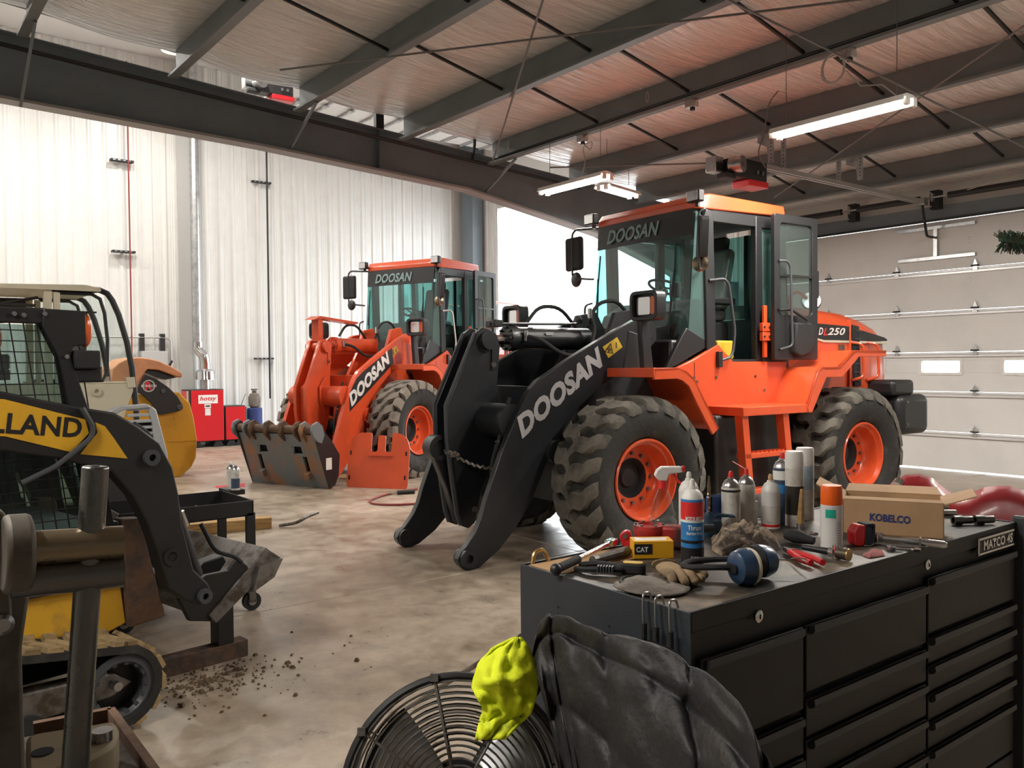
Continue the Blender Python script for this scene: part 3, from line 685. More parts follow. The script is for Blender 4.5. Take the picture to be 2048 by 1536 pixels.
def loader(pose, label, arm, kind, coupler, cache, scale=(1, 1, 1)):
    X, Y, yaw = pose
    T = thing('wheel_loader', label, 'wheel loader', (X, Y, 0), yaw); T.scale = scale
    orange_arm = arm == 'orange_arm'
    for x in (.03, -3.25):
        for s in (1, -1): make_wheel(T, x, s, kind, cache)
    for x in (.03, -3.25): MB().cyl((x, -.8, .70), (x, .8, .70), .13, seg=14).build('axle', 'dark_frame', T)
    # ---- front frame and boom
    fr = 'orange' if orange_arm else 'dark_frame'
    q = MB()
    for s in (-1, 1): q.prism([(.40, .55), (.36, 1.05), (.12, 1.45), (-.20, 1.9), (-.36, 2.26), (-.62, 2.30), (-.74, 2.1), (-.85, 1.3), (-.95, .55), (-.4, .42), (.2, .42)], 'y', s * .30 - .03, s * .30 + .03)
    q.bx(-.9, -.3, .5, -.55, .3, 1.5); q.bx(-.2, -.3, .42, .36, .3, .95)
    q.build('front_frame', fr, T, bevel=.008)
    edge = 'dark_edge'
    for s in (1, -1):
        a = MB(); a.prism(ARM, 'y', s * .53, s * .60); a = a.build('lift_arm', arm, T, bevel=.006)
        for yy in ((.50, .53), (.60, .635)): MB().lathe([(.038, s * yy[0]), (.082, s * yy[0]), (.082, s * yy[1]), (.038, s * yy[1])], (1.56, 0, .10), ax='y', seg=24, closed=True).build('pin_boss', arm, a)
        MB().cyl((1.56, s * .50, .10), (1.56, s * .52, .10), .037, seg=16).build('pin_bore', 'black' if s > 0 else 'black', a)
        MB().lathe([(0, s * .645), (.07, s * .645), (.10, s * .60)], (-.50, 0, 2.06), ax='y', seg=22).build('pivot_cap', arm, a)
        MB().lathe([(.11, s * .60), (.11, s * .66), (.06, s * .67), (0, s * .67)], (.62, 0, .95), ax='y', seg=22).build('cylinder_pin_cap', arm, a)
        q = MB().cyl((.62, s * .46, .95), (.05, s * .44, .80), .045, seg=14); q.build('lift_rod', 'chrome', T)
        MB().cyl((.15, s * .44, .825), (-.75, s * .42, .60), .085, seg=16).build('lift_cylinder', arm, T)
        if s > 0:
            o, x, yv = V((1.0, .603, 1.12)), V((-.875, 0, .60)), V((.24, 0, .92))
            if orange_arm: MB().prism([(1.03, 1.02), (1.03, 1.28), (.86, 1.50), (.70, 1.60), (-.02, 1.96), (-.06, 1.72)], 'y', .60, .603).build('name_band', 'black', a, smooth=0)
            text('DOOSAN', 'maker_lettering', 'lettering_grey' if not orange_arm else 'white_plastic', a, V((.985, .604, 1.085)), V((-.945, 0, .645)), V((.28, 0, .96)), 1.13, .205, 0, .05)
            d = MB().prism([(.045, 1.905), (-.135, 2.0), (-.205, 1.905), (-.025, 1.80)], 'y', .60, .6025).build('warning_decal', 'decal_yellow', a, smooth=0)
            MB().ring_prism([(.03, 1.86), (-.055, 1.945), (-.085, 1.84)], [(.012, 1.863), (-.052, 1.925), (-.072, 1.849)], 'y', .6025, .604).build('warning_triangle', 'black', d, smooth=0)
            for px_, pz in ((-.025, 1.875), (-.045, 1.885)): MB().box((px_, .604, pz), (.012, .002, .04), Matrix.Rotation(R(30), 4, 'Y')).build('warning_figure', 'black', d, smooth=0)
            MB().bx(-.13, .6025, 1.895, -.118, .604, 1.95).build('warning_figure', 'black', d, smooth=0)
    MB().cyl((1.03, -.53, 1.24), (1.03, .53, 1.24), .155, seg=24).build('cross_tube', arm, T)
    MB().bx(.82, -.53, 1.28, .86, .53, 1.55).build('cross_plate', arm, T, bevel=.005)
    b = MB()
    for s in (1, -1): b.prism(BELL, 'y', s * .075, s * .135)
    b.prism([(1.24, 1.5), (1.40, 1.38), (1.39, 1.08), (1.33, .6), (1.2, .6), (1.1, 1.2)], 'y', -.075, .075)
    b = b.build('bellcrank', arm, T, bevel=.008)
    for s in (1, -1):
        if not orange_arm:
            MB().tube([(x, s * .105, z) for x, z in [(1.158, 2.04), (1.245, 1.86), (1.474, 1.385), (1.469, 1.06), (1.424, .72), (1.374, .40), (1.334, .29)]], .020, 6).build('edge_bead', 'dark_edge', b)
    MB().cyl((1.05, -.2, 1.97), (1.05, .2, 1.97), .085, seg=20).build('top_pin', arm, b)
    MB().lathe([(.12, .135), (.12, .16), (.05, .165), (0, .165)], (1.05, 0, 1.24), ax='y', seg=24).build('pivot_boss', arm, b)
    for x, z in ((.98, 1.75), (1.0, 1.12), (1.2, .42)): MB().cyl((x, .13, z), (x, .15, z), .026, seg=10).build('bolt', 'dull_steel', b)
    MB().prism([(.93, 1.93), (1.0, 1.93), (1.0, 1.70), (.93, 1.72)], 'y', .135, .15).build('keeper_plate', arm, b)
    if orange_arm: MB().tube([(1.08, .16, 1.52), (1.2, .16, 1.38), (1.2, .16, 1.2), (1.08, .16, .95)], .022, 4).build('wear_strap', arm, b)
    lk = [(1.28, .32), (1.51, 1.0)] if not coupler else [(1.28, .32), (1.78, .62)]
    p0, p1 = V((lk[0][0], 0, lk[0][1])), V((lk[1][0], 0, lk[1][1])); n = V((-(p1 - p0).z, 0, (p1 - p0).x)).normalized()
    q = MB(); pts = [p0 + n * .06, p0 * .55 + p1 * .45 + n * .05, p1 + n * .085, p1 + (p1 - p0).normalized() * .09, p1 - n * .085, p0 * .55 + p1 * .45 - n * .05, p0 - n * .06, p0 - (p1 - p0).normalized() * .06]
    q.prism([(v.x, v.z) for v in pts], 'y', -.045, .045); lo = q.build('bucket_link', arm, T, bevel=.01)
    MB().lathe([(.07, -.07), (.115, -.07), (.115, .07), (.07, .07)], tuple(p1), ax='y', seg=26, closed=True).build('link_eye', arm, lo)
    MB().cyl((p1.x, -.03, p1.z), (p1.x, .03, p1.z), .069, seg=20).build('eye_bore', 'black', lo)
    if not coupler:
        q = MB(); nn = 26
        q.tube([V((1.47, .07, .97)).lerp(V((1.20, .52, .82)), k / nn) + V((.008 * math.sin(k * 1.9), 0, .012 * math.cos(k * 2.3) - .03 * math.sin(PI * k / nn))) for k in range(nn + 1)], .013, 6).build('tie_chain', 'dull_steel', lo)
        for k in range(5): MB().sph((1.46 - .012 * k, .10 + .025 * k, .955 - .004 * k + .01 * (k % 2)), .022, 8, 6).build('knot', 'cap_grey', lo)
    MB().cyl((1.05, 0, 1.97), (.70, 0, 1.99), .05, seg=16).build('tilt_rod', 'chrome', T)
    cy = MB().lathe([(.0, .74), (.125, .74), (.125, .66), (.11, .62), (.11, -.25), (0, -.25)], (0, 0, 2.0), ax='x', seg=24).build('tilt_cylinder', arm, T)
    for k in range(8): a = 2 * PI * k / 8; MB().cyl((.74, .1 * math.cos(a), 2.0 + .1 * math.sin(a)), (.765, .1 * math.cos(a), 2.0 + .1 * math.sin(a)), .013, seg=6).build('gland_bolt', arm, cy)
    if orange_arm: MB().prism([(1.25, 2.36), (1.1, 2.42), (.2, 2.36), (.25, 2.33), (1.05, 2.38)], 'y', -.1, .1).build('tilt_indicator', arm, T); MB().bx(1.02, -.07, 2.05, 1.12, .07, 2.40).build('indicator_post', arm, T)
    else:
        MB().cyl((.95, .03, 2.13), (-.1, .03, 2.15), .014, seg=8).build('indicator_rod', 'black', T)
        MB().bx(.84, -.06, 2.1, .94, .1, 2.17).build('rod_guide', 'black', T, bevel=.01); MB().bx(.35, .113, 2.03, .26, .118, 2.06).build('part_tag', 'lettering_grey', T)
        MB().lathe([(.02, 0), (.03, .04), (.0, .09)], (-.10, .08, 2.15), seg=12).build('sensor', 'black', T)
    hs = [[(.60, .12, 2.02), (.50, .24, 1.98), (.25, .28, 1.82), (-.05, .30, 1.85), (-.2, .2, 2.1), (-.15, .18, 2.25)], [(-.15, .15, 2.12), (-.25, .16, 2.36), (-.5, .2, 2.4), (-.66, .22, 2.2), (-.66, .22, 1.9)], [(-.2, -.1, 2.12), (0, -.12, 2.33), (.25, -.14, 2.33), (.4, -.15, 2.15)],
          [(1.02, .46, 1.45), (1.1, .45, 1.15), (1.22, .45, .85), (1.2, .45, .6)]]
    for h in hs: MB().tube(fil(h, .12), .020, 8).build('hydraulic_hose', 'black_soft', T)
    for x, y, z in ((-.15, .18, 2.25), (-.66, .22, 2.05), (.60, .13, 2.02), (1.13, .45, 1.02)): MB().cyl((x, y, z - .05), (x, y, z + .05), .024, seg=10).build('hose_fitting', 'chrome', T)
    for y in (.16, .22): MB().tube(fil([(.05, y, 1.75), (.0, y, 1.6), (.18, y, 1.45), (.28, y, 1.35)], .06), .022, 8).build('steel_line', arm, T)
    # ---- front fenders and head lamps
    for s in (1, -1):
        pa = [(.0, 1.70), (-.29, 1.705), (-.40, 1.675), (-.51, 1.60), (-.62, 1.43), (-.83, 1.13)]
        q = MB(); th = .03
        top = [V((x, 0, z)) for x, z in pa]; nn = []
        for i, p in enumerate(top):
            d = (top[min(i + 1, len(top) - 1)] - top[max(i - 1, 0)]).normalized(); nn.append(V((d.z, 0, -d.x)) * -1 if False else V((-d.z, 0, d.x)))
        inn = [p + n * .03 if n.z < 0 else p - n * .03 for p, n in zip(top, nn)]
        q.prism([(v.x, v.z) for v in top] + [(v.x, v.z) for v in inn[::-1]], 'y', s * .64, s * 1.25)
        inn2 = [p + n * .10 if n.z < 0 else p - n * .10 for p, n in zip(top, nn)]
        q.prism([(v.x, v.z) for v in top] + [(v.x, v.z) for v in inn2[::-1]], 'y', s * 1.22, s * 1.25)
        q.bx(-.02, s * .62, 1.62, .01, s * 1.25, 1.705)
        fd = q.build('front_fender', 'orange', T, bevel=.004)
        hl = MB().ring_prism(rrect(s * 1.06, 2.27, .36, .27, .07), rrect(s * 1.06, 2.27, .29, .20, .05), 'x', -.16, -.04).build('lamp_guard', 'black', T, bevel=.006)
        MB().prism(rrect(s * 1.06, 2.27, .28, .19, .04), 'x', -.15, -.09).build('lamp_body', 'black', hl)
        MB().prism(rrect(s * 1.06 - .035, 2.27, .17, .16, .02), 'x', -.09, -.082).build('lamp_lens', 'lamp_lens', hl)
        MB().prism(rrect(s * 1.06 + .09, 2.27, .065, .16, .015), 'x', -.09, -.082).build('turn_lens', 'amber', hl)
        MB().prism([(-.22, 1.70), (-.10, 1.70), (-.06, 2.14), (-.16, 2.14)], 'y', s * .98 - .03, s * .98 + .03).build('lamp_post', 'black', T, bevel=.01)
        MB().prism([(-.38, 1.70), (-.02, 1.70), (-.08, 2.05), (-.3, 2.0)], 'y', s * .80, s * .83).build('fender_bracket', 'black' if not orange_arm else 'orange', T, bevel=.005)
    # ---- rear frame, side panels, steps
    MB().bx(-4.35, -.42, .55, -1.05, .42, 1.30).build('rear_frame', 'dark_frame', T, bevel=.02)
    MB().bx(-1.05, -.3, .62, -.6, .3, 1.15).build('articulation_joint', 'dark_frame', T, bevel=.02)
    MB().bx(-2.25, -.95, .42, -1.12, .95, 1.22).build('tank', 'black', T, bevel=.03)
    for s in (1, -1):
        MB().prism([(-.52, 1.62), (-.98, 1.78), (-1.34, 1.93), (-1.56, 1.755), (-2.42, 1.755), (-2.42, 1.42), (-2.28, 1.30), (-1.16, 1.30), (-.98, 1.55), (-.6, 1.5)], 'y', s * .74, s * .79).build('side_panel', 'orange', T, bevel=.006)
        if s > 0:
            for x, z in ((-.98, 1.6), (-1.02, 1.56), (-1.3, 1.6), (-1.9, 1.6), (-2.05, 1.45)): MB().cyl((x, .79, z), (x, .80, z), .014, seg=8).build('panel_bolt', 'dull_steel', T)
            MB().bx(-.99, .79, 1.31, -.985, .793, 1.75).build('panel_seam', 'shadow_gap', T, smooth=0)
        pa = [(-3.62, 1.87), (-3.02, 1.87), (-2.76, 1.695), (-2.46, 1.695), (-2.38, 1.65), (-2.22, 1.33), (-2.2, 1.29)]
        q = MB(); pin = [(x - .0, z - .04) for x, z in pa]
        q.prism(pa + pin[::-1], 'y', s * .60, s * 1.22)
        q.prism(pa + [(-2.22, 1.22), (-2.28, 1.22), (-2.52, 1.58), (-2.80, 1.58), (-3.05, 1.76), (-3.1, 1.80), (-3.62, 1.80)], 'y', s * 1.18, s * 1.22)
        q.build('rear_fender', 'orange', T, bevel=.006)
        MB().bx(-2.24, s * .75, 1.22, -1.22, s * 1.21, 1.31).build('step_platform', 'orange', T, bevel=.008)
        for x0, x1 in ((-1.25, -1.34), (-1.87, -1.98)): MB().prism([(x0, 1.22), (x0 - .09, 1.22), (x1 - .09, .42), (x1, .42)], 'y', s * 1.07, s * 1.17).build('ladder_stile', 'orange', T, bevel=.004)
        for z, xa, xb in ((.82, -1.30, -1.95), (.46, -1.34, -1.98)):
            MB().bx(xb - .02, s * 1.05, z - .025, xa, s * 1.17, z + .025).build('ladder_rung', 'orange', T, bevel=.004)
            for k in range(9): MB().box((xa - .06 - k * .065, s * 1.11, z + .03), (.03, .11, .014)).build('rung_tooth', 'orange', T, smooth=0) if s > 0 and z > .6 else None
        MB().tube(fil([(-2.50, s * 1.02, 1.62), (-2.48, s * 1.04, 1.66), (-2.44, s * 1.2, 1.60), (-2.36, s * 1.2, 1.42), (-2.30, s * 1.18, 1.36)], .04), .012, 6).build('fender_handle', 'orange', T)
        MB().bx(-.80, s * .93, .95, -.74, s * .955, 1.2).build('notice', 'white_plastic', T, smooth=0)
    # ---- hood, grille, counterweight
    def hs(x, zt, w, zb=1.30): return [V((x, w * .98, zb)), V((x, w, zt - .30)), V((x, w * .97, zt - .12)), V((x, w * .82, zt - .02)), V((x, 0, zt + .015)), V((x, -w * .82, zt - .02)), V((x, -w * .97, zt - .12)), V((x, -w, zt - .30)), V((x, -w * .98, zb))]
    MB().loft([hs(-2.50, 2.40, .60), hs(-3.1, 2.39, .62), hs(-3.78, 2.34, .62), hs(-4.2, 2.26, .61), hs(-4.5, 2.17, .59), hs(-4.60, 2.10, .57), hs(-4.66, 1.50, .56, 1.2)]).build('hood', 'orange', T, smooth=50)
    for s in (1, -1):
        yy = s * .632
        MB().prism([(-2.95, 2.20), (-3.78, 2.17), (-4.52, 2.045), (-4.58, 2.02), (-4.58, 2.0), (-3.3, 2.0), (-3.17, 2.02), (-3.08, 2.08), (-2.98, 2.2)], 'y', s * .60, yy).build('stripe', 'black', T, smooth=0)
        MB().prism([(-2.96, 2.20), (-3.06, 2.06), (-3.17, 2.0), (-3.3, 1.975), (-4.6, 1.965), (-4.6, 1.99), (-3.3, 2.003), (-3.18, 2.022), (-3.09, 2.085), (-2.99, 2.2)], 'y', s * .60, yy).build('stripe_line', 'cream', T, smooth=0)
        MB().prism([(-3.84, 2.19), (-3.98, 2.17), (-4.03, 1.45), (-3.90, 1.45)], 'y', s * .60, s * .637).build('vent', 'black_soft', T, smooth=0)
        for k in range(7): MB().box((-3.94 - .004 * k, s * .64, 1.52 + k * .1), (.12, .01, .012)).build('vent_slat', 'dark_edge', T, smooth=0)
        MB().bx(-3.815, s * .60, 1.42, -3.79, s * .642, 2.25).build('hood_seam_bar', 'orange', T, smooth=0)
        for x in (-3.84, -4.15): MB().tube(fil([(x, s * .62, 1.98), (x - .13, s * .70, 1.96), (x - .15, s * .70, 1.56), (x - .02, s * .62, 1.52)], .07), .018, 8).build('grab_handle', 'orange', T)
        if s > 0:
            MB().bx(-3.70, .615, 1.87, -3.60, .633, 1.95).build('latch_recess', 'rust', T, smooth=0)
            text('D', 'model_lettering', 'white_plastic', T, (-3.20, .633, 2.06), (-1, 0, .01), (0, 0, 1), .085, .085, .3, .02); text('L', 'model_lettering', 'can_red', T, (-3.285, .633, 2.055), (-1, 0, .01), (0, 0, 1), .085, .085, .3, .02)
            text('250', 'model_lettering', 'white_plastic', T, (-3.37, .633, 2.06), (-1, 0, .01), (0, 0, 1), .34, .085, .3, .02)
    MB().tube(fil([(-3.05, .35, 2.36), (-3.02, .36, 2.52), (-3.12, .40, 2.58), (-3.25, .44, 2.50)], .06), .018, 8).build('mirror_arm', 'orange', T)
    k = MB().lathe([(0, .03), (.10, .02), (.115, 0), (.105, -.02), (0, -.025)], ax='z', seg=24).build('rear_mirror', 'black', T, (-3.30, .46, 2.46), (R(-70), R(20), R(-40)))
    MB().lathe([(0, 0), (.105, -.001)], (0, 0, .032), seg=24).build('mirror_glass', 'steel', k)
    MB().lathe([(.0, 2.3), (.09, 2.3), (.09, 2.62), (.16, 2.66), (.17, 2.98), (.10, 3.08), (0, 3.09)], (-3.05, .10, 0), seg=20).build('pre_cleaner', 'black', T)
    MB().tube(fil([(-3.5, -.25, 2.3), (-3.5, -.25, 2.95), (-3.6, -.25, 3.05)], .08), .06, 12).build('exhaust_stack', 'black', T)
    MB().bx(-4.95, -.98, .85, -4.32, .98, 1.34).build('counterweight', 'black', T, bevel=.09, seg=3)
    for s in (1, -1):
        MB().bx(-4.68, s * .5, 1.33, -4.22, s * .94, 1.52).build('lamp_box', 'black', T, bevel=.05, seg=3)
        for x, z in ((-4.45, 1.25), (-4.45, .98)): MB().cyl((x, s * .975, z), (x, s * .99, z), .016, seg=8).build('weight_bolt', 'dull_steel', T)
    if orange_arm:
        for s in (1, -1): MB().tube(fil([(-3.2, s * .6, 1.9), (-3.2, s * .6, 2.85), (-4.4, s * .6, 2.85), (-4.4, s * .6, 2.2)], .08), .02, 8).build('hood_rail', 'orange', T)
    # ---- cab
    z0, z1, ww = 1.76, 3.30, .75
    def colm(name, pts, r): return MB().tube(pts, r, 4).build(name, 'black', T, smooth=0)
    for s in (1, -1):
        MB().prism([(-1.20, z0), (-1.34, z0), (-1.30, z1), (-1.16, z1)], 'y', s * .69, s * .765).build('a_pillar', 'black', T, bevel=.01)
        MB().prism([(-1.95, z0), (-2.07, z0), (-2.05, z1), (-1.95, z1)], 'y', s * .69, s * .765).build('b_pillar', 'black', T, bevel=.01)
        MB().prism([(-2.38, z0), (-2.52, z0), (-2.46, z1), (-2.34, z1)], 'y', s * .66, s * .75).build('c_pillar', 'black', T, bevel=.01)
        MB().bx(-2.46, s * .69, 3.18, -1.16, s * .76, 3.31).build('roof_rail', 'black', T, bevel=.01)
        MB().bx(-2.44, s * .70, z0, -2.0, s * .755, 2.15).build('rear_quarter_panel', 'black', T, bevel=.01)
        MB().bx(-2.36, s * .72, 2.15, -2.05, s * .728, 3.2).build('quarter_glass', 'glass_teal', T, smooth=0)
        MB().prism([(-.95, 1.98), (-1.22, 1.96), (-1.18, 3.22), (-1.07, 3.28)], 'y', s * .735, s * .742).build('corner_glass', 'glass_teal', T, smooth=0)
        MB().prism([(-.62, 1.66), (-1.34, 1.95), (-1.34, 2.0), (-1.22, 1.97), (-.93, 2.1), (-.85, 2.0)], 'y', s * .70, s * .745).build('cab_skirt', 'black', T, bevel=.01)
    MB().bx(-1.95, -.765, z0, -1.34, -.69, 2.1).build('right_panel', 'black', T, bevel=.01)
    MB().bx(-1.95, -.735, 2.1, -1.33, -.728, 3.2).build('right_glass', 'glass_clear', T, smooth=0)
    MB().bx(-2.5, -.75, 1.70, -1.0, .76, 1.78).build('cab_floor', 'black', T, bevel=.01)
    MB().bx(-2.5, -.7, z0, -2.44, .7, 2.25).build('rear_wall', 'black', T, bevel=.01)
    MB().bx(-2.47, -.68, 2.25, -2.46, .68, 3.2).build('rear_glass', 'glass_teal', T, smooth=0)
    for y in (-.22, .22): MB().bx(-2.49, y - .03, 2.25, -2.43, y + .03, 3.2).build('rear_mullion', 'black', T, bevel=.005)
    # roof
    MB().loft([[V((-1.05, -.74, 3.30)), V((-1.05, .74, 3.30)), V((-1.05, .74, 3.37)), V((-1.05, -.74, 3.37))], [V((-1.09, -.76, 3.30)), V((-1.09, .76, 3.30)), V((-1.12, .76, 3.44)), V((-1.12, -.76, 3.44))],
               [V((-1.25, -.78, 3.30)), V((-1.25, .78, 3.30)), V((-1.25, .76, 3.465)), V((-1.25, -.76, 3.465))], [V((-2.42, -.78, 3.33)), V((-2.42, .78, 3.33)), V((-2.42, .76, 3.445)), V((-2.42, -.76, 3.445))]]).build('cab_roof', 'orange', T, bevel=.012, smooth=25)
    MB().bx(-2.46, -.70, 3.26, -1.08, .70, 3.31).build('headliner', 'seat_grey', T)
    # windscreen, slightly bowed
    def ws(u, v, off=0): 
        y = -.735 + 1.47 * v; zb = 1.98; z = zb + (3.30 - zb) * u
        return V((-.95 - .10 * u + .03 * (1 - (2 * v - 1) ** 2) + off, y, z))
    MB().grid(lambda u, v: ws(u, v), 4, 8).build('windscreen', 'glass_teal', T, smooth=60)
    MB().grid(lambda u, v: ws(.80 + .2 * u, v, .004), 2, 8).build('sun_band', 'black', T, smooth=60)
    text('DOOSAN', 'windscreen_lettering', 'lettering_teal', T, V((ws(.835, .5).x + .012, -.53, ws(.835, .5).z)), V((0, 1, 0.0)), V((-.09, 0, 1)), .82, .155, .25, .03)
    MB().prism([(-.92, 1.74), (-.90, 2.02), (-1.0, 2.28), (-1.25, 2.42), (-1.35, 2.3), (-1.35, 1.76)], 'y', -.62, .62).build('dash_cowl', 'black_soft', T, bevel=.03)
    MB().bx(-1.0, -.70, 1.55, -.75, .70, 1.98).build('cab_front_lower', 'black', T, bevel=.03)
    MB().tube([(-1.25, 0, 2.2), (-1.37, 0, 2.55)], .035, 8).build('steering_column', 'black', T)
    k = MB().tube([(.19 * math.cos(a), .19 * math.sin(a), 0) for a in [2 * PI * i / 28 for i in range(28)]], .016, 8, True).build('steering_wheel', 'black', T, (-1.38, 0, 2.58), (0, R(-22), 0))
    for a in (0, 2.1, 4.2): MB().tube([(0, 0, -.01), (.19 * math.cos(a), .19 * math.sin(a), 0)], .013, 6).build('spoke', 'black', k)
    MB().bx(-1.28, .2, 2.44, -1.23, .34, 2.6).build('monitor', 'black', T, bevel=.01)
    MB().bx(-2.1, -.26, 1.8, -1.6, .26, 2.2).build('seat_base', 'black', T, bevel=.03)
    MB().box((-1.82, 0, 2.28), (.52, .52, .14)).build('seat_cushion', 'seat_grey', T, bevel=.05, seg=3)
    MB().box((-2.12, 0, 2.68), (.14, .50, .72), Matrix.Rotation(R(-12), 4, 'Y')).build('seat_back', 'seat_grey' if orange_arm else 'plastic_film', T, bevel=.06, seg=3)
    MB().box((-2.22, 0, 3.08), (.11, .28, .2), Matrix.Rotation(R(-12), 4, 'Y')).build('headrest', 'seat_grey', T, bevel=.04, seg=3)
    for s in (1, -1): MB().box((-1.85, s * .34, 2.42), (.42, .12, .08)).build('armrest', 'black', T, bevel=.02)
    MB().bx(-1.75, .42, 1.78, -1.5, .64, 1.98).build('storage_bin', 'decal_yellow' if not orange_arm else 'black', T, bevel=.02)
    # open door folded back along the cab side
    dz0, dz1, dx0, dx1, dy = 1.77, 3.32, -2.07, -2.80, .86
    q = MB(); q.ring_prism(rrect((dx0 + dx1) / 2, (dz0 + dz1) / 2 + .0, .73, 1.55, .03, 6), rrect((dx0 + dx1) / 2 + .0, 2.74, .55, .98, .06, 6), 'y', dy, dy + .05)
    dr = q.build('cab_door', 'black', T, bevel=.006)
    MB().bx(dx1 + .07, dy + .02, 2.24, dx0 - .07, dy + .028, 3.24).build('door_glass', 'glass_smoke', dr, smooth=0)
    MB().bx(dx1 + .07, dy + .03, 2.66, dx0 - .07, dy + .05, 2.685).build('glass_bar', 'black', dr, smooth=0)
    MB().prism([(-2.34, 1.84), (-2.44, 1.80), (-2.60, 1.84), (-2.67, 1.92), (-2.67, 2.10), (-2.62, 2.17), (-2.36, 2.17)], 'y', dy + .03, dy + .11).build('door_pocket', 'black_soft', dr, bevel=.02)
    MB().tube(fil([(-2.13, dy + .06, 2.82), (-2.22, dy + .10, 2.82), (-2.27, dy + .10, 2.75), (-2.30, dy + .10, 1.92), (-2.14, dy + .06, 1.88)], .05), .013, 8).build('door_rail', 'dark_edge', dr)
    MB().tube(fil([(-2.12, dy + .06, 2.3), (-2.30, dy + .08, 2.31), (-2.52, dy + .12, 2.2)], .05), .016, 8).build('door_lever', 'black', dr)
    MB().bx(-2.84, dy - .02, 2.45, -2.80, dy + .04, 2.75).build('door_latch', 'black', dr, bevel=.005)
    MB().bx(-2.05, .80, 1.80, -2.00, .83, 2.35).build('hinge_bar', 'orange', T, bevel=.004)
    for z in (2.02, 2.12): 
        k = MB().bx(-2.09, .80, z - .045, -1.96, .845, z + .045).build('door_hinge', 'orange', T, bevel=.004)
        for x in (-2.065, -1.985): MB().cyl((x, .84, z), (x, .853, z), .012, seg=8).build('hinge_bolt', 'black', k)
    MB().tube(fil([(-1.23, .77, 2.58), (-1.38, .84, 2.60), (-1.44, .84, 2.54), (-1.53, .84, 2.07), (-1.50, .84, 1.86), (-1.46, .84, 1.80), (-1.32, .80, 1.76)], .06), .015, 8).build('entry_rail', 'dark_edge' if not orange_arm else 'conduit', T)
    MB().bx(-1.36, .78, 1.70, -1.30, .83, 1.86).build('rail_mount', 'black', T, bevel=.005)
    MB().tube(fil([(-.98, -.8, 1.95), (-.94, -.86, 2.1), (-.94, -.86, 2.42), (-1.05, -.86, 2.45)], .05), .014, 8).build('front_rail', 'dark_edge', T)
    # roof lamps, mirrors, wipers
    for s in (1, -1):
        k = MB().box((-1.0, s * .80, 3.40), (.09, .17, .12)).build('work_lamp', 'black', T, bevel=.015)
        MB().box((-.952, s * .80, 3.40), (.006, .145, .095)).build('work_lens', 'lamp_lens', k, bevel=.002); MB().bx(-1.05, s * .78, 3.30, -1.02, s * .82, 3.36).build('lamp_stem', 'black', k)
    MB().tube(fil([(-1.1, -.76, 3.31), (-1.02, -1.12, 3.33), (-1.0, -1.16, 3.28), (-1.0, -1.16, 2.76), (-1.02, -.8, 2.72)], .05), .014, 8).build('mirror_tube', 'black', T)
    k = MB().box((-1.03, -1.16, 3.05), (.07, .30, .40)).build('side_mirror', 'black_soft', T, bevel=.035, seg=3)
    MB().box((-1.068, -1.16, 3.05), (.006, .25, .35)).build('mirror_glass', 'steel', k)
    MB().sph((-1.01, -1.10, 2.74), (.04, .09, .09)).build('spot_mirror', 'black', T)
    my, mx = .92, -.92
    MB().tube(fil([(-1.15, .77, 3.24), (-.98, my + .03, 3.26), (mx, my, 3.22), (mx, my, 2.66), (-1.15, .80, 2.72)], .05), .013, 8).build('mirror_tube', 'dark_edge', T)
    k = MB().prism(rrect(0, 0, .15, .40, .04), 'y', -.035, .035).build('side_mirror', 'black', T, (mx - .03, my + .02, 2.98), (0, R(8), R(62)))
    MB().prism(rrect(0, 0, .12, .36, .03), 'y', .035, .039).build('mirror_glass', 'steel', k)
    k = MB().lathe([(0, .03), (.05, .022), (.082, 0), (.078, -.02), (0, -.03)], ax='x', seg=24).build('spot_mirror', 'brass_steel', T, (-1.0, .86, 2.73), (0, 0, R(25)))
    for y in (-.62, .5):
        MB().tube([ws(.02, .5 + y / 1.47, .03), ws(.55, .5 + (y * 1.08) / 1.47, .02)], .012, 6).build('wiper_arm', 'black', T)
        MB().tube([ws(.30, .5 + (y * 1.1) / 1.47, .015), ws(.75, .5 + (y * 1.06) / 1.47, .012)], .010, 6).build('wiper_blade', 'black', T)
    if kind != 'wave':
        for i, ch in enumerate('TB515'):
            a = R(118 - i * 13); r = .565
            c = V((.03 + r * math.cos(a), .965 + .268, .70 + r * math.sin(a)))
            text(ch, 'tire_lettering', 'tire', T, c + V((.03 * math.sin(a), 0, -.03 * math.cos(a))), V((-1 * -math.sin(a), 0, -math.cos(a))) * -1 if False else V((-math.sin(a) * -1, 0, -math.cos(a))) * 1.0 if False else V((-math.cos(a - PI / 2), 0, -math.sin(a - PI / 2))), V((math.cos(a), 0, math.sin(a))), .05, .055, 0, .02, .004)
    if coupler:
        k = thing('quick_coupler', None, None, (1.72, .04, .008)); k.parent = T
        pl = [V((.0, 0, 0)), V((.30, 0, .82))]
        d = (pl[1] - pl[0]).normalized(); n = V((d.z, 0, -d.x))
        W = .78
        def P2(u, v, o=0): return V((0, u, 0)) + d * v + n * o
        def slab(u0, u1, v0, v1, name, mat, o0=-.02, o1=.02): MB().loft([[P2(u0, v0, o0), P2(u1, v0, o0), P2(u1, v1, o0), P2(u0, v1, o0)], [P2(u0, v0, o1), P2(u1, v0, o1), P2(u1, v1, o1), P2(u0, v1, o1)]]).build(name, mat, k, smooth=0)
        # face plate pieced around its slots
        L = .80
        for u0, u1, v0, v1 in ((-W, W, .0, .16), (-W, W, .62, L), (-W, W, .47, .50)): slab(u0, u1, v0, v1, 'face_plate', 'coupler_steel')
        for u0, u1 in ((-W, -.44), (-.26, .26), (.44, W)): slab(u0, u1, .50, .62, 'face_plate', 'coupler_steel')
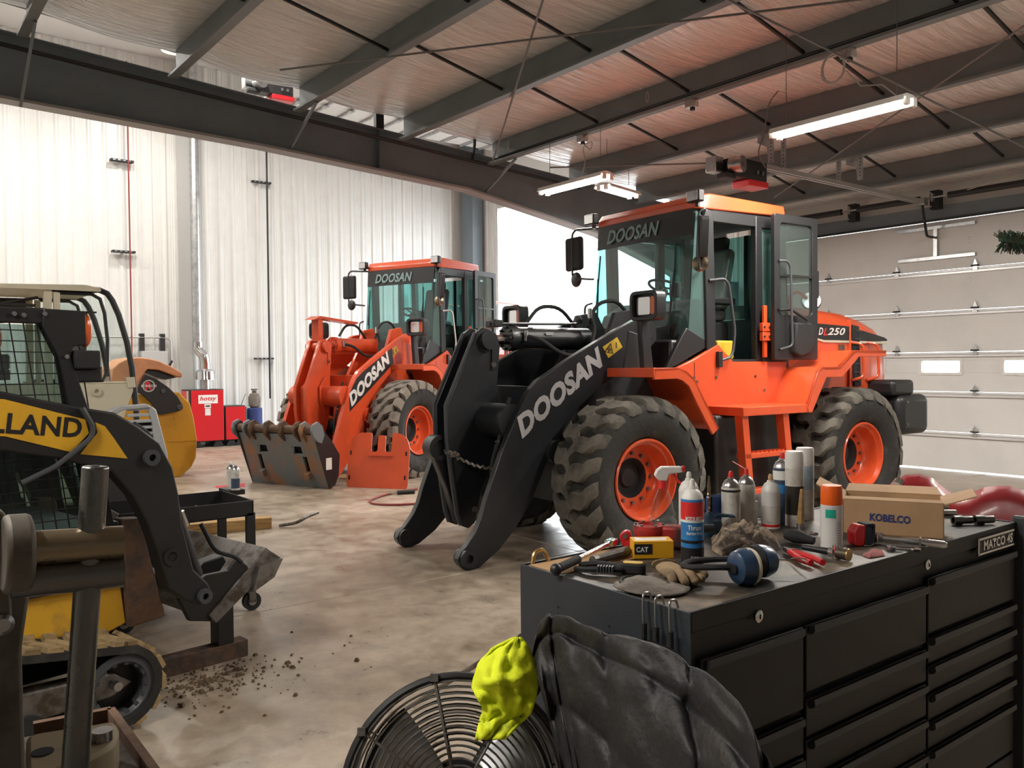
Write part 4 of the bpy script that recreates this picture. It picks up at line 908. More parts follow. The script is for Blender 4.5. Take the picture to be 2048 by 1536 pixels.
        for u0, u1 in ((-W, -.50), (-.42, .42), (.50, W)): slab(u0, u1, .16, .47, 'face_plate', 'coupler_steel')
        for u in (-.46, .46):
            MB().box(P2(u, .19, .04), (.10, .09, .10), Matrix.Rotation(R(20), 4, 'Y')).build('lock_block', 'coupler_steel', k, bevel=.008)
        slab(-W, W, .0, .62, 'back_shadow', 'shadow_gap', -.10, -.06)
        MB().cyl(P2(-W, .86, -.02), P2(W, .86, -.02), .055, seg=16).build('top_tube', 'rust', k)
        for u in (-.80, -.57, -.45, -.15, .15, .45, .57, .80):
            q = MB(); pts = [P2(0, v, o) for v, o in ((.70, .03), (.82, .10), (.90, .10), (.97, .04), (.97, -.06), (.88, -.13), (.74, -.12), (.66, -.03))]
            q.prism([(v.x, v.z) for v in pts], 'y', u - .02, u + .02); q.build('hook_plate', 'rust' if abs(u) < .5 else 'coupler_steel', k, bevel=.008)
        for s in (-1, 1):
            q = MB(); pts = [P2(0, v, o) for v, o in ((0, .02), (.92, .05), (.95, -.08), (.60, -.25), (.35, -.34), (.10, -.22), (0, -.10))]
            q.prism([(v.x, v.z) for v in pts], 'y', s * W - .015, s * W + .015); q.build('side_plate', 'black', k, bevel=.005)
        MB().bx(-.02, W + .016, .26, .10, W + .018, .42).build('plate_label', 'white_plastic', k, smooth=0)
    return T
wheel_cache = {}
loader((-6.44, 5.68, R(-93.27)), 'orange wheel loader with black boom arms and its cab door folded open', 'arm_black', 'wave', False, wheel_cache)
loader((-12.55, 6.6, R(-68)), 'orange wheel loader with orange boom arms and a rusty quick coupler on the floor', 'orange_arm', 'block', True, wheel_cache, (.985, .985, 1.04))
# ------------------------------------------------------------------ compact track loader (local: x forward, y left)
def track_loader():
    T = thing('track_loader', 'yellow and black compact track loader with muddy rubber tracks and a mesh guarded cab', 'track loader', (-5.17, .90, 0), R(101.6))
    # tracks
    def loop(off):
        pts = []; c1, r1, c2, r2 = (-.10, .226), .208 + off, (-1.62, .36), .26 + off
        for k in range(13): a = R(88 - 168 * k / 12); pts.append((c1[0] + r1 * math.cos(a), c1[1] + r1 * math.sin(a)))
        pts += [(-.6, .018 - off), (-1.1, .018 - off), (-1.35, .018 - off)] 
        for k in range(13): a = R(-100 - 165 * k / 12); pts.append((c2[0] + r2 * math.cos(a), c2[1] + r2 * math.sin(a)))
        pts += [(-1.2, .60 + off), (-.8, .55 + off), (-.45, .49 + off)]
        return pts
    for y0, y1, s in ((-.86, -.50, -1), (.50, .86, 1)):
        q = MB(); o, i = loop(-.012), loop(-.05)
        q.ring_prism(o, i, 'y', y0, y1); tr = q.build('track_belt', 'tire', T)
        # tread bars with a herringbone kink
        oo = loop(-.012); per = []; L = 0
        P = [V((x, 0, z)) for x, z in oo]; n = len(P)
        seg = [(P[k], P[(k + 1) % n]) for k in range(n)]
        acc = 0; pos = []; step = .098
        for a, b in seg:
            l = (b - a).length
            while acc <= l: pos.append((a.lerp(b, acc / l), (b - a).normalized())); acc += step
            acc -= l
        q = MB()
        for p, d in pos:
            nn = V((-d.z, 0, d.x)); nn = nn if (p - V((-.85, 0, .28))).dot(nn) > 0 else -nn
            for ya, yb, sh0, sh1 in ((y0, (y0 + y1) / 2 - .01, .035, -.02), ((y0 + y1) / 2 - .01, y1, -.02, .035)):
                A = [V((0, ya, 0)) + p + d * sh0 + d * (e * .028) + nn * h for e, h in ((-1.25, 0), (-1, .022), (1, .022), (1.25, 0))]
                B = [V((0, yb, 0)) + p + d * sh1 + d * (e * .028) + nn * h for e, h in ((-1.25, 0), (-1, .022), (1, .022), (1.25, 0))]
                q.loft([A, B])
        q.build('tread_bars', 'mud_tan', tr, smooth=0)
        yo = s * .862
        w = MB().lathe([(.13, s * .60), (.13, s * .80), (.165, s * .835), (.165, s * .845), (.13, s * .85), (.115, s * .83)], (-.10, 0, .215), ax='y', seg=36).build('front_idler', 'dark_edge', T)
        MB().lathe([(0, s * .78), (.118, s * .76)], (-.10, 0, .215), ax='y', seg=28).build('idler_web', 'nh_black', w)
        for k in range(14): a = 2 * PI * k / 14; MB().box((-.10 + .128 * math.cos(a), s * .83, .215 + .128 * math.sin(a)), (.03, .03, .02), Matrix.Rotation(-a, 4, 'Y')).build('idler_lug', 'dark_edge', w, smooth=0)
        MB().cyl((-.12, s * .76, .235), (-.12, s * .86, .235), .022, seg=10).build('idler_bolt', 'steel', w)
        MB().prism([(-.02, .22), (-.12, .29), (-.40, .30), (-1.5, .34), (-1.5, .16), (-.40, .16), (-.12, .17)], 'y', s * .70, s * .80).build('track_frame', 'dull_steel', T, bevel=.01)
        for x in (-.50, -.80, -1.1): MB().cyl((x, s * .62, .12), (x, s * .83, .12), .085, seg=18).build('track_roller', 'dark_frame', T)
        MB().lathe([(0, s * .6), (.2, s * .6), (.2, s * .8), (.1, s * .84), (0, s * .84)], (-1.62, 0, .36), ax='y', seg=20).build('drive_sprocket', 'dark_frame', T)
        MB().prism([(.06, .44), (.03, .68), (-1.9, .68), (-1.9, .40), (-.2, .36)], 'y', s * .46, s * .56).build('chassis_side', 'mud_yellow', T, bevel=.006)
        k = MB().prism([(.035, .66), (.03, .74), (-1.9, .76), (-1.9, .68)], 'y', s * .46, s * .585).build('side_strip', 'nh_black', T, bevel=.004)
        for x in (-.02, -.18, -.36, -.6, -.9): MB().cyl((x, s * .585, .70), (x, s * .60, .70), .014, seg=8).build('strip_bolt', 'steel', k)
        MB().prism([(.03, .98), (.14, .97), (.155, .84), (.25, .44), (.06, .42)], 'y', s * .50, s * .60).build('front_post', 'rust', T, bevel=.008)
        # lift arm
        arm = [(-1.95, 1.74), (-.56, 1.645), (-.41, 1.605), (-.2, 1.555), (-.08, 1.53), (.03, 1.46), (.14, 1.37), (.205, 1.24), (.235, 1.1), (.25, .95), (.31, .70), (.39, .61), (.41, .56), (.39, .52), (.34, .505), (.27, .545), (.17, .63), (.12, .83), (.07, .98), (.0, 1.12), (-.1, 1.25), (-.3, 1.32), (-.56, 1.385), (-1.95, 1.5)]
        a = MB().prism(arm, 'y', s * .68, s * .79).build('lift_arm', 'nh_black', T, bevel=.01)
        yy = s * .79; y2 = s * .793
        MB().prism([(-1.5, 1.69), (-.56, 1.612), (-.22, 1.505), (-.205, 1.44), (-.285, 1.358), (-.56, 1.45), (-1.5, 1.55)], 'y', yy, y2).build('arm_panel', 'nh_yellow', a, smooth=0)
        MB().prism([(-.175, 1.49), (-.13, 1.468), (-.09, 1.41), (-.025, 1.305), (-.245, 1.345), (-.165, 1.44)], 'y', yy, y2).build('arm_panel', 'nh_yellow', a, smooth=0)
        if s < 0:
            text('NEW HOLLAND', 'maker_lettering', 'nh_black', a, V((-1.12, -.793, 1.535)), V((.88, 0, -.115)), V((.115, 0, .88)), .885, .092, 0, .03)
            MB().tube(fil([(-.24, -.81, 1.56), (-.19, -.81, 1.47), (-.20, -.81, 1.42), (-.36, -.81, 1.30), (-.5, -.80, 1.24)], .03), .012, 8).build('steel_line', 'dark_edge', a)
        for x, z, r in ((.09, 1.30, .04), (.36, .555, .038)): MB().lathe([(r * .45, s * .79), (r, s * .79), (r, s * .815), (r * .45, s * .815)], (x, 0, z), ax='y', seg=20, closed=True).build('pin_boss', 'dark_edge', a)
        MB().lathe([(.025, s * .79), (.045, s * .79), (.045, s * .80), (.025, s * .80)], (.19, 0, .79), ax='y', seg=20, closed=True).build('access_hole_rim', 'nh_black', a); MB().cyl((.19, s * .785, .79), (.19, s * .795, .79), .03, seg=16).build('access_hole', 'shadow_gap', a)
        MB().cyl((.20, s * .6, 1.28), (.42, s * .6, .62), .04, seg=12).build('bucket_cylinder', 'nh_black', T); MB().tube(fil([(.08, s * .64, 1.46), (.17, s * .62, 1.40), (.27, s * .62, 1.15), (.33, s * .62, .95)], .05), .015, 8).build('arm_hose', 'black_soft', T)
        MB().cyl((.33, s * .62, .98), (.36, s * .62, .90), .022, seg=10).build('hose_fitting', 'chrome', T)
    MB().cyl((.33, -.68, .58), (.33, .68, .58), .05, seg=14).build('arm_cross_tube', 'nh_black', T)
    MB().bx(-1.95, -.46, .22, .02, .46, .95).build('chassis', 'nh_black', T, bevel=.02); MB().bx(-2.2, -.5, .35, -1.55, .5, 1.75).build('engine_cover', 'nh_yellow', T, bevel=.05)
    # cab with mesh guards
    for s in (-1, 1):
        y = s * .60
        q = MB()
        q.prism([(-1.5, 2.02), (-.33, 2.025), (-.33, 1.955), (-1.5, 1.955)], 'y', y - .03, y + .03)
        q.prism([(-.33, 2.025), (-.14, 2.02), (-.14, 1.855), (-.20, 1.85), (-.215, 1.80), (-.12, 1.5), (-.02, .95), (-.12, .95), (-.21, 1.45), (-.27, 1.80), (-.34, 1.95)], 'y', y - .035, y + .03)
        q.bx(-1.5, y - .03, .95, -1.42, y + .03, 2.0); q.bx(-1.5, y - .03, .90, .0, y + .03, .98)
        fr = q.build('cab_side_frame', 'nh_black', T, bevel=.006)
        for x, z in ((-.46, 1.995), (-.42, 1.99), (-.33, 2.0), (-.235, 1.80)): MB().cyl((x, y + s * .03, z), (x, y + s * .045, z), .011, seg=8).build('frame_bolt', 'steel', fr)
        q = MB()
        k = 0
        for x in [-1.40 + .058 * i for i in range(22)]:
            q.tube([(x, y + s * .012, 1.96), (x + .13, y + s * .012, .97)], .0035, 4)
        for z in [1.92 - .05 * i for i in range(19)]: q.tube([(-1.42, y + s * .012, z + .012), (-.27 + (1.92 - z) * .20, y + s * .012, z)], .0035, 4)
        q.build('mesh_guard', 'nh_black', T, smooth=0)
        MB().prism([(-1.42, 1.95), (-.32, 1.95), (-.24, 1.7), (-.08, .98), (-1.42, .98)], 'y', y - s * .03, y - s * .024).build('side_glass', 'glass_smoke', T, smooth=0)
        k = MB().sph((-.135, y - .0, 1.93), (.035, .035, .085)).build('marker_lamp', 'amber', T); MB().bx(-.145, y - .035, 2.012, -.09, y + .035, 2.02).build('lamp_hood', 'nh_black', k)
        MB().bx(-.19, y - .03, 1.68, -.07, y + .03, 1.74).build('lamp_bracket', 'nh_black', T, bevel=.004)
        k = MB().bx(-.20, y - .05, 1.74, -.08, y + .05, 1.83).build('head_lamp', 'black_soft', T, bevel=.008); MB().bx(-.08, y - .04, 1.75, -.074, y + .04, 1.82).build('lens', 'lamp_lens', k)
    MB().bx(-1.5, -.6, 1.98, -.30, .6, 2.03).build('cab_roof', 'nh_black', T, bevel=.01)
    MB().bx(-1.5, -.57, .95, -1.45, .57, 1.98).build('cab_rear', 'nh_black', T)
    MB().box((-.95, 0, 1.02), (.5, .46, .14)).build('seat', 'seat_grey', T, bevel=.04); MB().box((-1.2, 0, 1.36), (.14, .46, .6)).build('seat_back', 'rag_pink', T, bevel=.05)
    for s in (-1, 1): MB().bx(-.9, s * .33, 1.0, -.55, s * .5, 1.3).build('console', 'insul_grey', T, bevel=.03)
    # quick attach plate
    k = thing('attach_plate', None, None, (.40, 0, .50)); k.parent = T
    for s in (-1, 1):
        MB().prism([(-.06, .0), (.0, -.13), (.12, -.16), (.20, -.10), (.36, .10), (.30, .16), (.24, .10), (.10, .10), (.04, .06)], 'y', s * .55 - .02, s * .55 + .02).build('ear', 'nh_black', k, bevel=.005)
        MB().prism([(.02, .02), (.16, .14), (.28, .16), (.30, .12), (.18, -.02), (.10, -.08)], 'y', s * .34, s * .44).build('latch_arm', 'nh_black', k, bevel=.006)
        MB().cyl((.18, s * .36, .02), (.30, s * .36, .16), .018, seg=8).build('latch_rod', 'steel', k)
    q = MB(); A, B = V((.14, 0, -.17)), V((.56, 0, .12)); n = V((-.57, 0, .82)) * .04
    q.loft([[A + V((0, -.6, 0)), B + V((0, -.6, 0)), B + V((0, .52, 0)), A + V((0, .52, 0))], [A + n * 1.6 + V((0, -.58, 0)), B + n + V((-.06, -.58, .04)), B + n + V((-.06, .50, .04)), A + n * 1.6 + V((0, .50, 0))]]); q.build('face_plate', 'dull_steel', k, bevel=.006)
    MB().prism([(.40, .10), (.56, .12), (.50, .02), (.36, -.04)], 'y', -.62, -.58).build('wedge', 'dull_steel', k)
    MB().tube(fil([(.10, -.52, .38), (.16, -.56, .22), (.26, -.60, .18), (.30, -.60, .14)], .05), .012, 6).build('strap', 'black_soft', k)
    MB().cyl((.02, -.56, .04), (.02, -.585, .04), .05, seg=16).build('pivot_pin', 'dull_steel', k)
    return T
track_loader()

# steel stand in front of the track loader and the tool cart behind it
t = thing('steel_stand', 'rusty black square tube stand with a foot beside the muddy track', 'stand', (-5.05, 1.70, 0), R(8))
MB().bx(-.05, -.05, .1, .05, .05, .345).build('upright', 'nh_black', t, bevel=.004); MB().bx(-.05, -.45, 0, .05, .14, .10).build('foot', 'rust', t, bevel=.004)
MB().bx(-.04, .141, .012, .04, .143, .088).build('open_end', 'shadow_gap', t); MB().bx(-.7, -.04, .22, -.05, .04, .30).build('rail', 'nh_black', t, bevel=.004)
t = thing('tool_cart', 'black steel tool cart with an open tray of bolts on caster wheels', 'cart', (-6.26, 1.79, 0), R(0))
def traybox(b, x0, y0, z0, x1, y1, h, w=.012):
    b.bx(x0, y0, z0, x1, y1, z0 + .01); b.bx(x0, y0, z0, x1, y0 + w, z0 + h); b.bx(x0, y1 - w, z0, x1, y1, z0 + h); b.bx(x0, y0, z0, x0 + w, y1, z0 + h); b.bx(x1 - w, y0, z0, x1, y1, z0 + h); return b
traybox(MB(), -.32, -.45, .68, .32, .45, .11).build('top_tray', 'nh_black', t, bevel=.003); traybox(MB(), -.32, -.45, .20, .32, .45, .10).build('bottom_tray', 'nh_black', t, bevel=.003)
for x in (-.30, .30):
    for y in (-.43, .43):
        MB().bx(x - .02, y - .03, .15, x + .02, y + .03, .70).build('leg', 'nh_black', t)
        k = MB().cyl((x - .02, y, .065), (x + .02, y, .065), .065, seg=20).build('caster', 'black_soft', t); MB().bx(x - .03, y - .025, .06, x + .03, y + .025, .16).build('fork', 'dull_steel', k); MB().cyl((x + .02, y, .065), (x + .025, y, .065), .03, seg=12).build('hub', 'steel', k)
MB().bx(-.42, .45, .76, -.20, .58, .80).build('side_shelf', 'nh_black', t, bevel=.003)
for i in range(7):
    a = random.uniform(0, 6.3); x, y = (-.2, .02, .2, -.18, .04, .21, -.05)[i], (.0, .05, -.02, .2, .23, .2, .36)[i]; d = V((math.cos(a), math.sin(a), 0)) * .05
    k = thing('bolt', ['long hex bolt lying loose in the cart tray', 'short hex bolt lying loose in the cart tray'][i % 2], 'bolt', (-6.26 + x, 1.79 + y, .7068), group='bolts in the cart tray')
    MB().cyl(-d, d * (1 if i % 2 == 0 else .4), .009, seg=8).build('shank', 'brass_steel' if i % 3 else 'dull_steel', k); MB().cyl(-d * 1.25, -d, .017, seg=6).build('head', 'brass_steel' if i % 3 else 'dull_steel', k)
def spray_can(x, y, z, h, r, label, bands, top='dome', cap='white_plastic', dome='steel', group=None, nozzle='can_red'):
    t = thing('spray_can', label, 'spray can', (x, y, z), group=group)
    hb = h
    b0 = MB().lathe([(0, 0), (r, 0), (r, .004), (r * .985, .008), (r * .985, hb - .004), (r, hb), (r * .96, hb + .004)], seg=28).build('body', bands[0][2], t)
    for z0, z1, m in bands[1:]: MB().lathe([(r * .99, hb * z0), (r * 1.004, hb * z0), (r * 1.004, hb * z1), (r * .99, hb * z1)], seg=28).build('label_band', m, t)
    if top == 'dome':
        MB().lathe([(r * .97, hb), (r * .92, hb + .01), (r * .66, hb + .026), (r * .38, hb + .032), (r * .36, hb + .038), (0, hb + .038)], seg=24).build('dome', dome, t)
        k = MB().lathe([(r * .26, hb + .036), (r * .26, hb + .052), (r * .16, hb + .06), (0, hb + .06)], seg=14).build('nozzle', nozzle, t)
    else: MB().lathe([(r * .97, hb), (r * 1.0, hb + .004), (r * .98, hb + .055), (r * .9, hb + .062), (0, hb + .063)], seg=28).build('cap', cap, t)
    return t
p = on_z(459, 990, .80)
for i, (dx, dy, lab) in enumerate(((0, 0, 'grimy spray can with a printed label on the cart shelf'), (-.1, .0, 'plain white spray can behind the grimy one on the cart shelf'))):
    spray_can(-6.57 + (.1 + dx), 2.30 + dy * .5 - .0, .80, .15, .033, lab, [(0, 1, 'can_dirty')] + ([(.1, .6, 'can_dark'), (.64, .7, 'can_dirty')] if i == 0 else []), nozzle='white_plastic')
# timber and bar on the floor behind the cart
t = thing('wood_beam', 'short yellow timber beam lying on the floor behind the tool cart', 'timber', (-9.0, 3.05, 0), R(80))
MB().bx(-.5, -.08, 0, .5, .08, .12).build('beam', 'wood', t, bevel=.006)
tag(MB().tube(fil([(-8.85, 3.62, .02), (-8.7, 3.75, .05), (-8.75, 3.9, .10), (-8.8, 4.05, .12)], .1), .018, 8).build('pry_bar', 'dull_steel'), 'curved steel pry bar on the floor at the end of the timber', 'pry bar')

# ------------------------------------------------------------------ cream cabbed excavator behind the track loader
E = thing('excavator', 'cream cabbed mini excavator standing behind the yellow track loader', 'excavator', (-8.7, 1.4, 0))
def W(y, z, x=0): return (x, y - 1.4, z)
def yz(pts): return [(y - 1.4, z) for y, z in pts]
MB().prism(fil2(yz([(.2, 2.44), (1.0, 2.455), (1.60, 2.475), (1.73, 2.45), (1.73, 2.42), (1.0, 2.42), (.2, 2.41)]), .02), 'x', -.5, .55).build('cab_roof', 'cream', E)
for xx in (-.48, .5):
    MB().tube([W(y, z, xx) for y, z in [(1.31, 2.43), (1.60, 2.44), (1.728, 2.438), (1.79, 2.41), (1.83, 2.35), (1.882, 2.224), (1.947, 1.979), (1.985, 1.754), (2.002, 1.527), (2.014, 1.387), (2.02, 1.2)]], .026, 8).build('door_frame', 'black', E)
    MB().tube([W(y, z, xx) for y, z in [(1.40, 2.40), (1.66, 2.40), (1.73, 2.36), (1.765, 2.235), (1.785, 2.0), (1.776, 1.72), (1.74, 1.635), (1.3, 1.63)]], .016, 8).build('window_seal', 'black', E)
    MB().prism(yz([(1.285, 2.43), (1.345, 2.43), (1.34, 1.3), (1.28, 1.3)]), 'x', xx - .03, xx + .03).build('rear_pillar', 'cream', E)
    MB().prism(yz([(1.36, 2.40), (1.41, 2.40), (1.405, 1.62), (1.36, 1.62)]), 'x', xx - .02, xx + .02).build('door_post', 'cream', E)
    MB().prism(yz([(.2, 1.62), (1.99, 1.605), (2.0, 1.57), (1.80, 1.0), (.2, 1.0)]), 'x', xx - .02, xx + .02).build('door_panel', 'cream', E, bevel=.005)
    MB().prism(yz([(1.40, 2.39), (1.73, 2.38), (1.77, 2.2), (1.79, 1.95), (1.77, 1.65), (1.40, 1.63)]), 'x', xx - .003, xx + .003).build('window', 'glass_clear', E, smooth=0)
    MB().prism(yz([(1.76, 2.42), (1.83, 2.33), (1.94, 1.98), (1.99, 1.6), (1.80, 1.62), (1.80, 2.0)]), 'x', xx - .003, xx + .003).build('front_window', 'glass_clear', E, smooth=0)
    MB().prism(yz([(1.93, 1.66), (2.0, 1.665), (2.01, 1.57), (1.94, 1.565)]), 'x', xx - .03, xx + .03).build('latch', 'cream', E, bevel=.003)
    MB().tube([W(1.25, 1.618, xx), W(1.95, 1.615, xx)], .012, 6).build('grab_bar', 'cream', E)
    k = MB().lathe([(.02, 0), (.04, 0), (.04, .02), (.02, .02)], (xx + .02, 0, 0), ax='x', seg=16, closed=True).build('hinge_eye', 'cream', E, (0, 1.68 - 1.4, 1.54))
MB().prism(yz([(.2, 2.40), (1.28, 2.41), (1.28, 2.30), (.2, 2.30)]), 'x', -.45, -.42).build('wiper_box', 'black', E)
for a, b in (((.9, 2.28), (1.26, 2.36)), ((.9, 2.30), (1.24, 2.29))): MB().tube([W(*a, .40), W(*b, .40)], .014, 6).build('wiper_arm', 'black', E)
MB().bx(.36, -.18, .86, .44, -.10, .94).build('wiper_motor', 'black', E)
MB().prism(yz([(1.56, 1.64), (1.80, 1.64), (1.80, 1.76), (1.74, 1.83), (1.67, 1.87), (1.68, 1.99), (1.64, 2.0), (1.60, 1.85), (1.56, 1.80)]), 'x', -.25, .2).build('seat', 'seat_grey', E, bevel=.01)
MB().prism(yz([(1.55, 1.68), (1.61, 1.69), (1.61, 1.75), (1.55, 1.75)]), 'x', .46, .465).build('paper_note', 'sticky_yellow', E, smooth=0)
MB().bx(-.55, -1.4, .55, .55, .55, 1.02).build('upper_body', 'cream', E, bevel=.04); MB().cyl((0, -.3, .45), (0, -.3, .6), .4, seg=24).build('slew_ring', 'black', E)
for s in (-1, 1): MB().prism(fil2([(-1.3, 0), (.7, 0), (.78, .22), (.7, .45), (-1.3, .45), (-1.4, .22)], .15), 'x', s * .38, s * .68).build('crawler', 'tire', E, bevel=.02)
g = thing('grille_guard', 'silver louvred engine guard beside the cream excavator cab', 'guard', (-7.6, 1.85, 0))
q = MB()
pr = [(-.20, 1.38), (-.12, 1.42), (.0, 1.425), (.11, 1.435), (.155, 1.39), (.185, 1.24), (.225, 1.12)]
for i in range(8):
    z = 1.40 - .052 * i; yr = .15 + .012 * i
    q.bx(-.02, -.06, z - .012, .04, yr, z + .012)
q.build('louvres', 'silver_guard', g, bevel=.004)
MB().prism([(.10, 1.44), (.165, 1.39), (.20, 1.24), (.25, 1.02), (.27, .75), (.19, .75), (.15, 1.05), (.13, 1.30)], 'x', -.03, .05).build('side_rail', 'silver_guard', g, bevel=.008)
MB().prism([(-.22, 1.39), (-.12, 1.43), (.10, 1.44), (.12, 1.41), (-.1, 1.395), (-.22, 1.33)], 'x', -.05, .06).build('top_rail', 'silver_guard', g, bevel=.008)
MB().bx(-.05, -.25, 0, .0, .2, 1.30).build('back_panel', 'black_soft', g, bevel=.005); MB().bx(-.3, -.25, 0, -.05, .2, .8).build('base', 'dark_frame', g)

# ------------------------------------------------------------------ yellow machine with faded orange hood, in front of the washer
B = thing('compact_loader', 'mustard yellow compact machine with a faded orange hood and black arm plate', 'loader', (-14.4, 3.9, 0))
def yb(pts): return [(y - 3.9, z) for y, z in pts]
MB().prism(fil2(yb([(3.537, 1.343), (4.10, 1.356), (4.15, 1.282), (4.249, 1.19), (4.31, .934), (4.355, .588), (4.337, .30), (4.263, .15), (4.088, 0), (3.0, 0), (2.6, .3), (2.7, 1.2)]), .03), 'x', -.45, .42).build('body', 'mustard', B, bevel=.02)
MB().prism(yb([(3.9, .60), (4.355, .595), (4.352, .57), (3.9, .575)]), 'x', .40, .44).build('seam', 'mustard', B, smooth=0)
for y, z in ((4.2, .48), (4.02, .95), (4.12, .16)): MB().cyl((.42, y - 3.9, z), (.435, y - 3.9, z), .025, seg=12).build('bolt', 'mustard', B)
hood = [(3.05, 1.20), (3.06, 1.45), (3.10, 1.735), (3.193, 1.832), (3.30, 1.885), (3.378, 1.908), (3.46, 1.915), (3.551, 1.908), (3.66, 1.89), (3.781, 1.857), (4.001, 1.755), (4.126, 1.666), (4.14, 1.62), (4.118, 1.586), (4.069, 1.602), (3.779, 1.714), (3.615, 1.73), (3.574, 1.688), (3.504, 1.504), (3.448, 1.392), (3.327, 1.283), (3.158, 1.25)]
MB().prism(yb(hood), 'x', -.42, .44).build('hood', 'skin_orange_faded', B, bevel=.06, seg=4)
MB().prism(yb([(3.58, 1.68), (3.63, 1.715), (3.78, 1.70), (4.06, 1.59), (3.9, 1.56), (3.75, 1.60)]), 'x', -.38, .36).build('hood_lining', 'black', B)
a = MB().prism(fil2(yb([(3.548, 1.653), (3.722, 1.572), (3.898, 1.44), (4.034, 1.292), (4.116, 1.145), (4.101, 1.087), (4.058, 1.06), (3.753, 1.008), (3.647, 1.19), (3.489, 1.351), (3.423, 1.38), (3.479, 1.506)]), .02), 'x', .44, .52).build('arm_plate', 'black', B, bevel=.008)
for y, z, r in ((3.81, 1.38, .035), (4.06, 1.12, .045)): MB().lathe([(r * .5, .52), (r, .52), (r, .545), (r * .5, .55), (0, .54)], (0, y - 3.9, z), ax='x', seg=18).build('pin', 'dark_edge', a)
k = MB().lathe([(.075, .521), (.095, .521), (.095, .523), (.075, .523)], (0, 3.60 - 3.9, 1.47), ax='x', seg=28, closed=True).build('dealer_badge', 'insul_grey', a)
text('R', 'badge_letter', 'can_red', k, (.522, 3.545 - 3.9, 1.41), (0, 1, 0), (0, 0, 1), .11, .125, 0, .05); text('RONSON', 'badge_lettering', 'white_paint', k, (.525, 3.49 - 3.9, 1.45), (0, 1, 0), (0, 0, 1), .22, .04, 0, .02)
MB().prism(yb([(3.09, 1.35), (3.2, 1.33), (3.18, 1.13), (3.02, 1.08)]), 'x', -.3, .45).build('red_guard', 'red_paint', B)
MB().tube([(.3, 3.97 - 3.9, 1.78), (.3, 4.02 - 3.9, 1.86)], .02, 6).build('lever', 'black', B)
for s in (-.32, .3): MB().cyl((s, -.9, .30), (s + .02, -.9, .30), .30, seg=20).build('wheel', 'tire', B)

# ------------------------------------------------------------------ red pressure washer and its tank
def cabinet(y0, y1, z1, label, name):
    t = thing(name, label, 'pressure washer', (-19.1, y0, 0)); w = y1 - y0
    MB().bx(-.30, 0, .12, .26, w, z1).build('frame', 'black', t, bevel=.01); MB().bx(.26, .03, .14, .285, w - .01, z1 - .02).build('front_door', 'red_paint', t, bevel=.006)
    for y in (.10, w - .18): MB().prism([(y - .08, 0), (y + .16, 0), (y + .10, .12), (y - .02, .12)], 'x', -.3, .3).build('foot', 'black', t)
    return t
t = cabinet(5.72, 6.46, 1.27, 'tall red pressure washer cabinet under the flue pipe', 'pressure_washer')
MB().bx(-.28, -.012, .14, .1, 0, 1.24).build('side_panel', 'red_paint', t); MB().bx(.1, -.012, .14, .2, 0, 1.24).build('side_trim', 'cream', t); MB().bx(.286, .18, .96, .289, .60, 1.15).build('brand_plate', 'white_paint', t, smooth=0)
text('hotsy', 'brand_lettering', 'red_paint', t, (.2895, .21, 1.00), (0, 1, 0), (0, 0, 1), .36, .12, .25, .02)
for z0, z1, y0, y1 in ((.86, .95, .31, .45), (.70, .85, .32, .44)): MB().bx(.286, y0, z0, .289, y1, z1).build('notice', 'white_plastic', t, smooth=0)
MB().bx(.289, .33, .89, .291, .43, .92).build('notice_print', 'black', t, smooth=0)
t = cabinet(6.47, 6.95, .89, 'low red washer tank cabinet beside the tall red one', 'washer_tank')
MB().bx(.0, .48, .14, .26, .50, .86).build('control_panel', 'black', t); MB().tube(fil([(.2, .40, .89), (.22, .46, 1.05), (.22, .50, 1.15)], .05), .01, 6).build('hose', 'dull_steel', t)
for z in (.5, .42): MB().cyl((.26, .49, z), (.285, .49, z), .02, seg=10).build('knob', 'chrome', t)
t = thing('water_softener', 'small beige tank on a dark drum beside the red washer cabinets', 'tank', (-19.0, 7.22, 0))
MB().lathe([(0, 0), (.17, 0), (.17, .8), (.15, .82), (0, .82)], seg=24).build('drum', 'navy', t); MB().lathe([(.08, .82), (.13, .86), (.14, 1.05), (.10, 1.14), (.05, 1.16), (.05, 1.22), (0, 1.22)], seg=20).build('tank_body', 'cap_grey', t); MB().tube([(.07 * math.cos(a), .07 * math.sin(a), 1.24) for a in [2 * PI * i / 12 for i in range(12)]], .012, 6, True).build('carry_ring', 'black', t)

# ------------------------------------------------------------------ floor things round the rear loader
a, b2 = on_z(712, 975), on_z(795, 978); d = (b2 - a); wv = d.length; ang = math.atan2(d.y, d.x)
t = thing('belly_plate', 'orange steel plate with two slots leaning against the block tread tyre', 'plate', a + d / 2, ang)
lean = Matrix.Rotation(R(-9), 4, 'X')
W2 = .48; H2 = .82
def ppl(x0, x1, z0, z1): pass
q = MB(); pr = fil2([(-W2 + .02, 0), (W2 - .02, 0), (W2, .05), (W2, .60), (W2 - .05, .72), (W2 - .16, .79), (.20, .80), (.20, .52), (.10, .52), (.10, .76), (-.02, .76), (-.02, .52), (-.12, .52), (-.12, .80), (-W2 + .16, .79), (-W2 + .05, .72), (-W2, .60), (-W2, .05)], .04)
q.prism(pr, 'y', -.006, .006); o = q.build('plate', 'orange', t, rot=(R(-10), 0, 0), smooth=0)
for x, z in ((-W2 + .04, .5), (W2 - .05, .5), (-W2 + .04, .14), (W2 - .05, .16)): MB().bx(x - .012, -.008, z - .03, x + .012, -.005, z + .03).build('slot', 'shadow_gap', o, smooth=0)
MB().bx(-.16, -.03, .46, .22, -.006, .475).build('stiffener', 'orange', o)
def hose(pts, label, r=.014, mat='hose_red', name='air_hose'): return tag(MB().tube(fil(pts, .35, 8), r, 8).build(name, mat), label, 'hose')
